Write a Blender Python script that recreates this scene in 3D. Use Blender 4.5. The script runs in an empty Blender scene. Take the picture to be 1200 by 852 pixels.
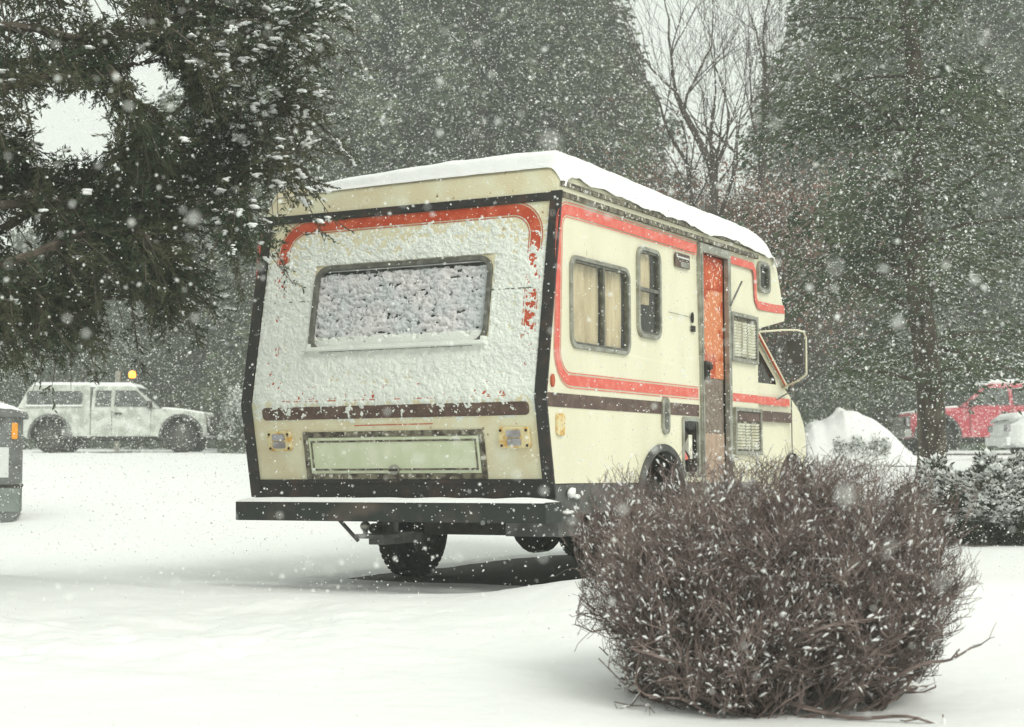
import bpy, math, random
import numpy as np
from mathutils import Vector, Matrix, noise as mnoise

random.seed(7)
rng = np.random.default_rng(11)
S = bpy.context.scene
COL = S.collection
PI = math.pi

# ------------------------------------------------------------------ camera
F = 1950.0                       # focal length in pixels of a 1200 px wide frame
CZ = 1.0                         # eye height above scene zero
PITCH = math.atan(119 / F)
FW = Vector((0, math.cos(PITCH), math.sin(PITCH)))
UPV = Vector((0, -math.sin(PITCH), math.cos(PITCH)))
cam = bpy.data.cameras.new('camera')
cam.sensor_width = 36; cam.lens = F / 1200 * 36
cam.clip_start = 0.05; cam.clip_end = 2000
cam.dof.use_dof = True; cam.dof.focus_distance = 11.3; cam.dof.aperture_fstop = 4.5
camo = bpy.data.objects.new('camera', cam); COL.objects.link(camo)
camo.location = (0, 0, CZ); camo.rotation_euler = (PI / 2 + PITCH, 0, 0)
S.camera = camo

def P(px, py, Y):
    """world point at distance Y ahead that the photo shows at (px, py)"""
    a = (px - 600) / F; b = -(py - 426) / F
    d = Vector((a, 0, 0)) + FW + UPV * b
    return Vector((0, 0, CZ)) + d * (Y / d.y)

# ------------------------------------------------------------------ world and light
w = bpy.data.worlds.new('World'); S.world = w; w.use_nodes = True
nt = w.node_tree; bg = nt.nodes['Background']
sky = nt.nodes.new('ShaderNodeTexSky'); sky.sky_type = 'NISHITA'; sky.sun_disc = False
SUN_EL, SUN_AZ = math.radians(48), math.radians(148)      # compass angle from +Y towards +X
sky.sun_elevation = SUN_EL; sky.sun_rotation = SUN_AZ
sky.air_density = 1.5; sky.dust_density = 6; sky.ozone_density = 1
hs = nt.nodes.new('ShaderNodeHueSaturation'); hs.inputs['Saturation'].default_value = 0.22
tint = nt.nodes.new('ShaderNodeMix'); tint.data_type = 'RGBA'; tint.blend_type = 'MULTIPLY'
tint.inputs[0].default_value = 1; tint.inputs[7].default_value = (0.97, 1.0, 0.93, 1)
nt.links.new(sky.outputs[0], hs.inputs['Color']); nt.links.new(hs.outputs[0], tint.inputs[6])
ov = nt.nodes.new('ShaderNodeMix'); ov.data_type = 'RGBA'; ov.inputs[0].default_value = 0.72
nt.links.new(tint.outputs[2], ov.inputs[6]); ov.inputs[7].default_value = (6.6, 6.95, 6.5, 1)     # even cloud deck
nt.links.new(ov.outputs[2], bg.inputs[0]); bg.inputs[1].default_value = 0.13
sl = bpy.data.lights.new('sun', 'SUN'); sl.energy = 1.1; sl.angle = math.radians(22); sl.color = (1, 0.97, 0.90)
so = bpy.data.objects.new('sun', sl); COL.objects.link(so)
sd = Vector((math.sin(SUN_AZ) * math.cos(SUN_EL), math.cos(SUN_AZ) * math.cos(SUN_EL), math.sin(SUN_EL)))
so.rotation_euler = sd.to_track_quat('Z', 'Y').to_euler(); so.location = sd * 60
S.view_settings.view_transform = 'Standard'; S.view_settings.look = 'None'
S.view_settings.exposure = 0.33; S.view_settings.gamma = 1; S.view_settings.use_curve_mapping = False
cy = S.cycles
cy.max_bounces = 6; cy.diffuse_bounces = 3; cy.glossy_bounces = 2; cy.transmission_bounces = 4
cy.volume_bounces = 1; cy.transparent_max_bounces = 8; cy.caustics_reflective = False; cy.caustics_refractive = False
cy.use_denoising = True; cy.use_adaptive_sampling = True; cy.adaptive_threshold = 0.02

# ------------------------------------------------------------------ materials
def mat(name, col, rough=0.6, metal=0, col2=None, scale=8, lo=0.4, hi=0.6, bump=0, bscale=None, detail=4,
        stretch=(1, 1, 1), col3=None, s3=20, lo3=0.6, hi3=0.66, spec=0.4, emis=None, trans=0, coat=0, sss=0):
    m = bpy.data.materials.new(name); m.use_nodes = True
    n = m.node_tree; b = n.nodes['Principled BSDF']
    b.inputs['Base Color'].default_value = (*col, 1); b.inputs['Roughness'].default_value = rough
    b.inputs['Metallic'].default_value = metal; b.inputs['Specular IOR Level'].default_value = spec
    b.inputs['Coat Weight'].default_value = coat
    if sss:
        b.inputs['Subsurface Weight'].default_value = sss; b.inputs['Subsurface Scale'].default_value = 0.03
        b.inputs['Subsurface Radius'].default_value = (1, 1, 1)
    tc = n.nodes.new('ShaderNodeTexCoord'); mp = n.nodes.new('ShaderNodeMapping')
    mp.inputs['Scale'].default_value = stretch
    n.links.new(tc.outputs['Object'], mp.inputs[0])
    last = None
    def layer(prev, c, sc, a, z):
        t = n.nodes.new('ShaderNodeTexNoise'); t.inputs['Scale'].default_value = sc; t.inputs['Detail'].default_value = detail
        n.links.new(mp.outputs[0], t.inputs['Vector'])
        r = n.nodes.new('ShaderNodeMapRange'); r.inputs[1].default_value = a; r.inputs[2].default_value = z
        n.links.new(t.outputs['Fac'], r.inputs[0])
        x = n.nodes.new('ShaderNodeMix'); x.data_type = 'RGBA'
        n.links.new(r.outputs[0], x.inputs[0])
        if prev is None: x.inputs[6].default_value = (*col, 1)
        else: n.links.new(prev, x.inputs[6])
        x.inputs[7].default_value = (*c, 1)
        return x.outputs[2]
    if col2: last = layer(None, col2, scale, lo, hi)
    if col3: last = layer(last, col3, s3, lo3, hi3)
    if last: n.links.new(last, b.inputs['Base Color'])
    if bump:
        t = n.nodes.new('ShaderNodeTexNoise'); t.inputs['Scale'].default_value = bscale or scale; t.inputs['Detail'].default_value = 5
        n.links.new(mp.outputs[0], t.inputs['Vector'])
        bp = n.nodes.new('ShaderNodeBump'); bp.inputs['Strength'].default_value = bump; bp.inputs['Distance'].default_value = 0.02
        n.links.new(t.outputs['Fac'], bp.inputs['Height']); n.links.new(bp.outputs[0], b.inputs['Normal'])
    if emis:
        b.inputs['Emission Color'].default_value = (*emis[0], 1); b.inputs['Emission Strength'].default_value = emis[1]
    return m

M = {}
M['cream'] = mat('cream', (0.74, 0.71, 0.54), 0.42, col2=(0.67, 0.64, 0.47), scale=3.2, lo=.42, hi=.75, bump=.16, bscale=26, stretch=(1, 1, .3),
                 col3=(0.42, 0.33, 0.19), s3=28, lo3=.70, hi3=.76, detail=6)
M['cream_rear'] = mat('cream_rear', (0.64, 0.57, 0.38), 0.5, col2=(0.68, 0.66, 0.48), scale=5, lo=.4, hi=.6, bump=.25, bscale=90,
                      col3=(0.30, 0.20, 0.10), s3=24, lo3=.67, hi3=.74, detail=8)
M['hatch'] = mat('hatch', (0.56, 0.61, 0.42), 0.45, col2=(0.66, 0.69, 0.53), scale=9, lo=.4, hi=.65, bump=.1, bscale=60)
M['red_side'] = mat('red_side', (0.66, 0.10, 0.07), 0.45, col2=(0.72, 0.20, 0.15), scale=14, lo=.45, hi=.7, col3=(.85, .75, .68), s3=60, lo3=.68, hi3=.72)
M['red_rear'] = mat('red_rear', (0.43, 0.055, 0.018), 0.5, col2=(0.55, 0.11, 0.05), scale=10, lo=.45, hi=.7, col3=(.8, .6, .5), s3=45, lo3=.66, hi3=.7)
M['brown'] = mat('brown', (0.075, 0.040, 0.030), 0.5, col2=(0.16, 0.10, 0.075), scale=12, lo=.45, hi=.75, col3=(.7, .66, .6), s3=70, lo3=.69, hi3=.72)
M['black'] = mat('black_trim', (0.018, 0.017, 0.016), 0.5, col2=(0.05, 0.03, 0.022), scale=9, lo=.5, hi=.7, bump=.2, bscale=40, col3=(.5, .5, .48), s3=60, lo3=.70, hi3=.73)
M['chassis'] = mat('chassis', (0.014, 0.014, 0.013), 0.8, col2=(0.04, 0.032, 0.025), scale=9, lo=.45, hi=.7, bump=.3, bscale=30)
M['bumper'] = mat('bumper', (0.016, 0.020, 0.017), 0.55, col2=(0.10, 0.075, 0.06), scale=3, lo=.52, hi=.72, bump=.2, bscale=30)
M['alu'] = mat('aluminium', (0.38, 0.38, 0.33), 0.45, 0.6, col2=(0.22, 0.21, 0.17), scale=14, lo=.4, hi=.7, bump=.1, bscale=30)
M['grimy'] = mat('grimy_alu', (0.20, 0.18, 0.13), 0.6, 0.2, col2=(0.05, 0.04, 0.03), scale=18, lo=.42, hi=.6, stretch=(1, 1, 1), bump=.3, bscale=60, col3=(.6, .58, .5), s3=30, lo3=.58, hi3=.64)
M['frame_dark'] = mat('frame_dark', (0.10, 0.10, 0.085), 0.5, 0.2, col2=(0.2, 0.2, 0.17), scale=20, lo=.4, hi=.7)
M['recess'] = mat('recess_dark', (0.02, 0.02, 0.018), 0.8, col2=(.05, .04, .03), scale=10)
M['curtain'] = mat('curtain', (0.92, 0.83, 0.64), 0.9, col2=(0.62, 0.52, 0.37), scale=6, lo=.4, hi=.7, stretch=(3, 1, .5), bump=.3, bscale=200)
M['orange'] = mat('orange_door', (0.62, 0.205, 0.085), 0.6, col2=(0.44, 0.055, 0.012), scale=3.1, lo=.50, hi=.56, bump=.5, bscale=35, col3=(.9, .70, .55), s3=38, lo3=.60, hi3=.66, detail=6)
M['orange_dark'] = mat('orange_dark', (0.42, 0.05, 0.012), 0.6, col2=(0.55, .11, .03), scale=12, lo=.45, hi=.65, bump=.4, bscale=35, col3=(.9, .72, .6), s3=38, lo3=.62, hi3=.67)
M['door_grey'] = mat('door_grey', (0.17, 0.13, 0.10), 0.8, col2=(0.24, 0.20, 0.17), scale=30, lo=.4, hi=.6, bump=.3, bscale=90)
M['door_pink'] = mat('door_pink', (0.44, 0.32, 0.24), 0.8, col2=(0.33, 0.24, 0.18), scale=16, lo=.4, hi=.65, bump=.3, bscale=50)
M['white_vent'] = mat('white_vent', (0.86, 0.85, 0.74), 0.5, col2=(.62, .6, .46), scale=9)
M['amber'] = mat('amber', (0.80, 0.32, 0.02), 0.25, spec=.6)
M['redlens'] = mat('red_lens', (0.45, 0.07, 0.02), 0.25, spec=.6)
M['rustlens'] = mat('rust_lens', (0.68, 0.58, 0.33), 0.5, col2=(.62, .36, .08), scale=22, lo=.5, hi=.62, col3=(.28, .12, .04), s3=40, lo3=.64, hi3=.70)
M['lensglass'] = mat('lens_glass', (0.36, 0.36, 0.38), 0.2, col2=(.22, .20, .20), scale=14, spec=.8)
M['tyre'] = mat('tyre', (0.012, 0.012, 0.012), 0.85, col2=(.03, .03, .028), scale=20, bump=.3, bscale=60, col3=(.6, .6, .58), s3=50, lo3=.68, hi3=.72)
M['rim'] = mat('rim', (0.16, 0.16, 0.15), 0.5, 0.4, col2=(.08, .07, .06), scale=14)
M['mirror'] = mat('mirror_glass', (0.09, 0.085, 0.08), 0.3, 0.3)
M['snow'] = mat('snow', (0.80, 0.81, 0.80), 0.65, bump=.5, bscale=9, spec=.25, sss=0)
M['crust'] = mat('snow_crust', (0.78, 0.81, 0.75), 0.7, col2=(.72, .75, .70), scale=5, bump=.5, bscale=120, spec=.2)
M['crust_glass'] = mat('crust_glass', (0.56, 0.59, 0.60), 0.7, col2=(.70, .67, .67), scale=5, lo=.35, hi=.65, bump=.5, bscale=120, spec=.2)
M['flake'] = mat('flake', (0.93, 0.94, 0.92), 0.9, spec=.1)
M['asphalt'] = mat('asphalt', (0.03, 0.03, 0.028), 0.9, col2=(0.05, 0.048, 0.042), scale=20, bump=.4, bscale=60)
M['bark'] = mat('bark', (0.055, 0.042, 0.032), 0.95, col2=(0.11, 0.09, 0.07), scale=12, lo=.4, hi=.6, bump=.8, bscale=22, stretch=(1, 1, .3))
M['bark_grey'] = mat('bark_grey', (0.040, 0.032, 0.027), 0.95, col2=(0.085, 0.07, 0.062), scale=14, bump=.5, bscale=30)
M['needle'] = mat('needle', (0.022, 0.042, 0.015), 0.75, col2=(0.058, 0.062, 0.026), scale=2.5, lo=.4, hi=.6, detail=6)
M['spruce'] = mat('spruce', (0.042, 0.070, 0.034), 0.8, col2=(0.095, 0.115, 0.064), scale=1.2, lo=.35, hi=.65, detail=8)
M['spruce_b'] = mat('spruce_olive', (0.048, 0.076, 0.030), 0.8, col2=(0.10, 0.118, 0.058), scale=1.4, lo=.35, hi=.65, detail=8)
M['redleaf'] = mat('red_leaf', (0.24, 0.10, 0.07), 0.8, col2=(0.17, 0.125, 0.09), scale=3, lo=.4, hi=.6)
M['twig'] = mat('twig', (0.060, 0.040, 0.034), 0.8, col2=(0.26, 0.20, 0.18), scale=9, lo=.35, hi=.65, detail=6)
M['juniper'] = mat('juniper', (0.022, 0.035, 0.018), 0.8, col2=(0.045, 0.05, 0.028), scale=6, lo=.4, hi=.6)
M['pickup_paint'] = mat('pickup_paint', (0.36, 0.385, 0.34), 0.35, col2=(.60, .62, .57), scale=4, lo=.4, hi=.6, coat=.3)
M['red_paint'] = mat('red_paint', (0.46, 0.05, 0.075), 0.45, col2=(.62, .30, .32), scale=10, lo=.5, hi=.65, coat=.3)
M['white_paint'] = mat('white_paint', (0.75, 0.76, 0.75), 0.35, coat=.3)
M['carglass'] = mat('car_glass', (0.05, 0.055, 0.05), 0.15, col2=(.22, .23, .22), scale=6, lo=.5, hi=.8, spec=.6)
M['chrome'] = mat('chrome', (0.6, 0.6, 0.58), 0.25, 0.9)
M['bin'] = mat('bin_grey', (0.10, 0.105, 0.10), 0.7, col2=(0.17, 0.18, 0.175), scale=7, lo=.35, hi=.65, bump=.2, bscale=30, col3=(.6, .6, .6), s3=50, lo3=.68, hi3=.72)
M['bin_low'] = mat('bin_low', (0.16, 0.19, 0.175), 0.7, col2=(0.24, 0.27, 0.25), scale=5, lo=.35, hi=.65, bump=.2, bscale=30)
M['paper'] = mat('paper', (0.62, 0.64, 0.62), 0.7)
M['ink'] = mat('ink', (0.09, 0.10, 0.10), 0.7)
M['beacon'] = mat('beacon', (0.9, 0.35, 0.02), 0.3, emis=((1.0, 0.30, 0.02), 5.0))
M['skirt_grey'] = mat('skirt_grey', (0.05, 0.05, 0.048), 0.7, col2=(.11, .11, .105), scale=7, bump=.2, bscale=20, col3=(.7, .7, .68), s3=16, lo3=.68, hi3=.70)
def glass():
    m = bpy.data.materials.new('window_glass'); m.use_nodes = True; n = m.node_tree
    for x in list(n.nodes): n.nodes.remove(x)
    o = n.nodes.new('ShaderNodeOutputMaterial'); mx = n.nodes.new('ShaderNodeMixShader')
    t = n.nodes.new('ShaderNodeBsdfTransparent'); t.inputs[0].default_value = (.93, .92, .88, 1)
    g = n.nodes.new('ShaderNodeBsdfGlossy'); g.inputs['Roughness'].default_value = .06
    mx.inputs[0].default_value = .08; n.links.new(t.outputs[0], mx.inputs[1]); n.links.new(g.outputs[0], mx.inputs[2])
    n.links.new(mx.outputs[0], o.inputs[0]); return m
M['glass'] = glass()
def flakemat():
    m = bpy.data.materials.new('flake'); m.use_nodes = True; n = m.node_tree
    for x in list(n.nodes): n.nodes.remove(x)
    o = n.nodes.new('ShaderNodeOutputMaterial'); mx = n.nodes.new('ShaderNodeMixShader'); a = n.nodes.new('ShaderNodeBsdfDiffuse'); b = n.nodes.new('ShaderNodeBsdfTranslucent')
    a.inputs[0].default_value = b.inputs[0].default_value = (.96, .97, .95, 1); mx.inputs[0].default_value = .5
    n.links.new(a.outputs[0], mx.inputs[1]); n.links.new(b.outputs[0], mx.inputs[2]); n.links.new(mx.outputs[0], o.inputs[0]); return m
M['flake'] = flakemat()

# ------------------------------------------------------------------ mesh helpers
SPLIT = {'side_skirt', 'panel_seam', 'screw', 'door_seam', 'wiper', 'headlight', 'lamp_lens', 'gutter_rail', 'door_panel', 'pillar_trim', 'snow_lump', 'lock', 'cab_seat', 'bumper'}
class MB:
    def __init__(s): s.v = []; s.f = []; s.m = []
    def add(s, vs, fs, mi=0):
        b = len(s.v); s.v += [tuple(v) for v in vs]; s.f += [tuple(i + b for i in f) for f in fs]; s.m += [mi] * len(fs)
        return s
    def box(s, x0, x1, y0, y1, z0, z1, mi=0):
        vs = [(x, y, z) for x in (x0, x1) for y in (y0, y1) for z in (z0, z1)]
        return s.add(vs, [(0, 1, 3, 2), (4, 6, 7, 5), (0, 4, 5, 1), (2, 3, 7, 6), (0, 2, 6, 4), (1, 5, 7, 3)], mi)
    def tube(s, pts, rad, n=6, mi=0, cap=True):
        pts = [Vector(p) for p in pts]
        if not hasattr(rad, '__len__'): rad = [rad] * len(pts)
        vs = []; up = Vector((0.13, 0.31, 1)).normalized()
        for i, p in enumerate(pts):
            t = (pts[min(i + 1, len(pts) - 1)] - pts[max(i - 1, 0)])
            if t.length < 1e-9: t = Vector((0, 0, 1))
            t.normalize()
            a = t.cross(up)
            if a.length < .05: a = t.cross(Vector((1, 0, 0)))
            a.normalize(); b = t.cross(a)
            for k in range(n):
                an = 2 * PI * k / n; vs.append(p + (a * math.cos(an) + b * math.sin(an)) * rad[i])
        fs = [(i * n + k, i * n + (k + 1) % n, (i + 1) * n + (k + 1) % n, (i + 1) * n + k) for i in range(len(pts) - 1) for k in range(n)]
        if cap: fs += [tuple(range(n))[::-1], tuple((len(pts) - 1) * n + k for k in range(n))]
        return s.add(vs, fs, mi)
    def lathe(s, prof, c, axis='y', n=32, mi=0):
        """prof: list (r, h) ; revolved about axis through c"""
        vs = []
        for r, h in prof:
            for k in range(n):
                a = 2 * PI * k / n; u, v = r * math.cos(a), r * math.sin(a)
                vs.append({'y': (c[0] + u, c[1] + h, c[2] + v), 'z': (c[0] + u, c[1] + v, c[2] + h), 'x': (c[0] + h, c[1] + u, c[2] + v)}[axis])
        m = len(prof)
        fs = [(i * n + k, i * n + (k + 1) % n, (i + 1) * n + (k + 1) % n, (i + 1) * n + k) for i in range(m - 1) for k in range(n)]
        return s.add(vs, fs, mi)
    def prism(s, poly, fn, a, b, mi=0):
        """poly of 2D points mapped by fn(u, v, w), extruded from w=a to w=b"""
        n = len(poly); vs = [fn(u, v, a) for u, v in poly] + [fn(u, v, b) for u, v in poly]
        fs = [(i, (i + 1) % n, n + (i + 1) % n, n + i) for i in range(n)] + [tuple(range(n))[::-1], tuple(range(n, 2 * n))]
        return s.add(vs, fs, mi)
    def ring(s, outer, inner, fn, a, b, mi=0):
        n = len(outer)
        vs = [fn(u, v, a) for u, v in outer] + [fn(u, v, a) for u, v in inner] + [fn(u, v, b) for u, v in outer] + [fn(u, v, b) for u, v in inner]
        fs = []
        for i in range(n):
            j = (i + 1) % n
            fs += [(2 * n + i, 2 * n + j, 3 * n + j, 3 * n + i), (i, n + i, n + j, j), (i, j, 2 * n + j, 2 * n + i), (n + i, 3 * n + i, 3 * n + j, n + j)]
        return s.add(vs, fs, mi)
    def blob(s, c, r, mi=0, sq=(1, 1, 1), n=6, jit=0.2):
        vs = [(c[0], c[1], c[2] - r * sq[2])]
        for i in range(1, 4):
            t = PI * i / 4
            for k in range(n):
                a = 2 * PI * k / n; q = r * (1 + random.uniform(-jit, jit))
                vs.append((c[0] + q * math.sin(t) * math.cos(a) * sq[0], c[1] + q * math.sin(t) * math.sin(a) * sq[1], c[2] - q * math.cos(t) * sq[2]))
        vs.append((c[0], c[1], c[2] + r * sq[2]))
        fs = [(0, 1 + (k + 1) % n, 1 + k) for k in range(n)]
        for i in range(2):
            for k in range(n): fs.append((1 + i * n + k, 1 + i * n + (k + 1) % n, 1 + (i + 1) * n + (k + 1) % n, 1 + (i + 1) * n + k))
        e = len(vs) - 1; fs += [(e, 1 + 2 * n + k, 1 + 2 * n + (k + 1) % n) for k in range(n)]
        return s.add(vs, fs, mi)
    def strip(s, pts, wd, fn, off, mi=0):
        """flat painted line of width wd along 2D points"""
        n = len(pts); L = []; R_ = []
        for i in range(n):
            p = Vector(pts[i]); a = Vector(pts[max(i - 1, 0)]); b = Vector(pts[min(i + 1, n - 1)])
            d1 = (p - a).normalized() if i else (b - p).normalized(); d2 = (b - p).normalized() if i < n - 1 else d1
            t = (d1 + d2).normalized(); nn = Vector((-t.y, t.x)); k = 1 / max(.5, nn.dot(Vector((-d1.y, d1.x))))
            L.append(p + nn * wd / 2 * k); R_.append(p - nn * wd / 2 * k)
        vs = [fn(q.x, q.y, off) for q in L] + [fn(q.x, q.y, off) for q in R_]
        return s.add(vs, [(i, i + 1, n + i + 1, n + i) for i in range(n - 1)], mi)
    def loft(s, poly, ys, fn, mi=0):
        n = len(poly); vs = [fn(x, y, z) for y in ys for x, z in poly]
        fs = [(i * n + k, i * n + (k + 1) % n, (i + 1) * n + (k + 1) % n, (i + 1) * n + k) for i in range(len(ys) - 1) for k in range(n)]
        fs += [tuple(range(n))[::-1], tuple((len(ys) - 1) * n + k for k in range(n))]
        return s.add(vs, fs, mi)
    def pieces(s):
        par = list(range(len(s.v)))
        def fd(i):
            while par[i] != i: par[i] = par[par[i]]; i = par[i]
            return i
        for f in s.f:
            a = fd(f[0])
            for q in f[1:]: par[fd(q)] = a
        out = {}
        for f, m in zip(s.f, s.m): out.setdefault(fd(f[0]), []).append((f, m))
        res = []
        for fs in out.values():
            ids = sorted({i for f, _ in fs for i in f}); mp = {i: k for k, i in enumerate(ids)}; p = MB()
            p.v = [s.v[i] for i in ids]; p.f = [tuple(mp[i] for i in f) for f, _ in fs]; p.m = [m for _, m in fs]; res.append(p)
        return res
    def obj(s, name, mats, parent=None, off=(0, 0, 0), smooth=False):
        if name in SPLIT:
            ps = s.pieces()
            if len(ps) > 1:
                return [MB.one(p, name, mats, parent, off, smooth) for p in ps][0]
        return s.one(name, mats, parent, off, smooth)
    def one(s, name, mats, parent=None, off=(0, 0, 0), smooth=False):
        me = bpy.data.meshes.new(name)
        v = [(a + off[0], b + off[1], c + off[2]) for a, b, c in s.v] if any(off) else s.v
        me.from_pydata(v, [], s.f)
        for k in (mats if isinstance(mats, (list, tuple)) else [mats]): me.materials.append(M[k])
        me.polygons.foreach_set('material_index', s.m)
        if smooth: me.polygons.foreach_set('use_smooth', [True] * len(s.f))
        me.update(); fixn(me)
        o = bpy.data.objects.new(name, me); COL.objects.link(o)
        if parent: o.parent = parent
        return o

import bmesh
def fixn(me):
    if len(me.polygons) > 60000: return
    bm = bmesh.new(); bm.from_mesh(me); bmesh.ops.recalc_face_normals(bm, faces=bm.faces); bm.to_mesh(me); bm.free()

def npmesh(name, V, T, mats, mi=None, parent=None, smooth=False):
    """V (n,3), T (m,k) faces of equal size"""
    me = bpy.data.meshes.new(name); k = T.shape[1]
    me.vertices.add(len(V)); me.vertices.foreach_set('co', np.asarray(V, dtype=np.float32).ravel())
    me.loops.add(T.size); me.loops.foreach_set('vertex_index', T.astype(np.int32).ravel())
    me.polygons.add(len(T)); me.polygons.foreach_set('loop_start', np.arange(0, T.size, k, dtype=np.int32))
    me.polygons.foreach_set('loop_total', np.full(len(T), k, dtype=np.int32))
    for q in (mats if isinstance(mats, (list, tuple)) else [mats]): me.materials.append(M[q])
    if mi is not None: me.polygons.foreach_set('material_index', np.asarray(mi, dtype=np.int32))
    if smooth: me.polygons.foreach_set('use_smooth', np.ones(len(T), dtype=bool))
    me.update(calc_edges=True); me.validate()
    o = bpy.data.objects.new(name, me); COL.objects.link(o)
    if parent: o.parent = parent
    return o

def thing(name, label, cat, loc=(0, 0, 0), rz=0, group=None):
    o = bpy.data.objects.new(name, None); COL.objects.link(o); o.location = loc; o.rotation_euler = (0, 0, rz)
    o['label'] = label; o['category'] = cat
    if group: o['group'] = group
    return o
def tag(o, label, cat, group=None, kind=None):
    o['label'] = label; o['category'] = cat
    if group: o['group'] = group
    if kind: o['kind'] = kind
    return o
def cut(o, mb, mats):
    c = mb.obj('cutter', mats); m = o.modifiers.new('b', 'BOOLEAN'); m.operation = 'DIFFERENCE'; m.solver = 'EXACT'; m.object = c
    dg = bpy.context.evaluated_depsgraph_get(); me = bpy.data.meshes.new_from_object(o.evaluated_get(dg))
    o.modifiers.clear(); old = o.data; o.data = me; me.name = o.name
    bpy.data.objects.remove(c); bpy.data.meshes.remove(old)
def bevel(o, wd, seg=2):
    m = o.modifiers.new('bevel', 'BEVEL'); m.width = wd; m.segments = seg; m.limit_method = 'ANGLE'; m.angle_limit = math.radians(40)
def rrect(x0, x1, y0, y1, r, n=5):
    out = []
    for cx, cy_, a0 in ((x1 - r, y1 - r, 0), (x0 + r, y1 - r, 90), (x0 + r, y0 + r, 180), (x1 - r, y0 + r, 270)):
        for k in range(n + 1):
            a = math.radians(a0 + 90 * k / n); out.append((cx + r * math.cos(a), cy_ + r * math.sin(a)))
    return out
def arc(cx, cy_, r, a0, a1, n=6):
    return [(cx + r * math.cos(math.radians(a0 + (a1 - a0) * k / n)), cy_ + r * math.sin(math.radians(a0 + (a1 - a0) * k / n))) for k in range(n + 1)]

def vnoise(X, Y, seed=0):
    """vectorised value noise, smooth, range -1..1"""
    xi = np.floor(X).astype(np.int64); yi = np.floor(Y).astype(np.int64); fx = X - xi; fy = Y - yi
    fx = fx * fx * (3 - 2 * fx); fy = fy * fy * (3 - 2 * fy)
    def h(a, b):
        n = (a * 374761393 + b * 668265263 + seed * 1442695041) & 0x7fffffff
        n = ((n ^ (n >> 13)) * 1274126177) & 0x7fffffff
        n = n ^ (n >> 16); return (n % 100003) / 50001.5 - 1
    return (h(xi, yi) * (1 - fx) + h(xi + 1, yi) * fx) * (1 - fy) + (h(xi, yi + 1) * (1 - fx) + h(xi + 1, yi + 1) * fx) * fy
def fbm(X, Y, o=4, seed=0):
    s = 0; a = 1; t = 0
    for k in range(o): s = s + a * vnoise(X * 2 ** k + 13.7 * k, Y * 2 ** k - 7.1 * k, seed + k); t += a; a *= .5
    return s / t

# ------------------------------------------------------------------ the van's frame in the world (fitted to the photo)
Rc = np.array([[0.46877502861532544, -0.883302883711311, -0.005097859745313919],
               [0.05344215813311311, 0.034121875469904334, -0.9979877921840985],
               [0.8816994432802916, 0.46755931521219674, 0.06320109554054766]])
cc = np.array([0.20734702, 0.7396556, 10.22186959])
OFF = (-2.6, -1.15, 0.72)                                  # part coordinates -> van root (centre of its footprint, on the ground)
B = np.array([[1, 0, 0], [0, UPV.y, UPV.z], [0, FW.y, FW.z]]).T   # columns: right, up, forward
def cam2world(v): return np.array([v[0], 0, CZ]) + (-v[1]) * np.array(UPV) + v[2] * np.array(FW)
Rw = np.column_stack([cam2world(Rc[:, k]) - np.array([0, 0, CZ]) for k in range(3)])
for k in range(3): pass
ow = cam2world(cc)
def V2W(x, y, z): return ow + Rw @ np.array([x, y, z])
root0 = V2W(2.6, 1.15, -0.72)
Minv = np.linalg.inv(Rw)

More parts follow.
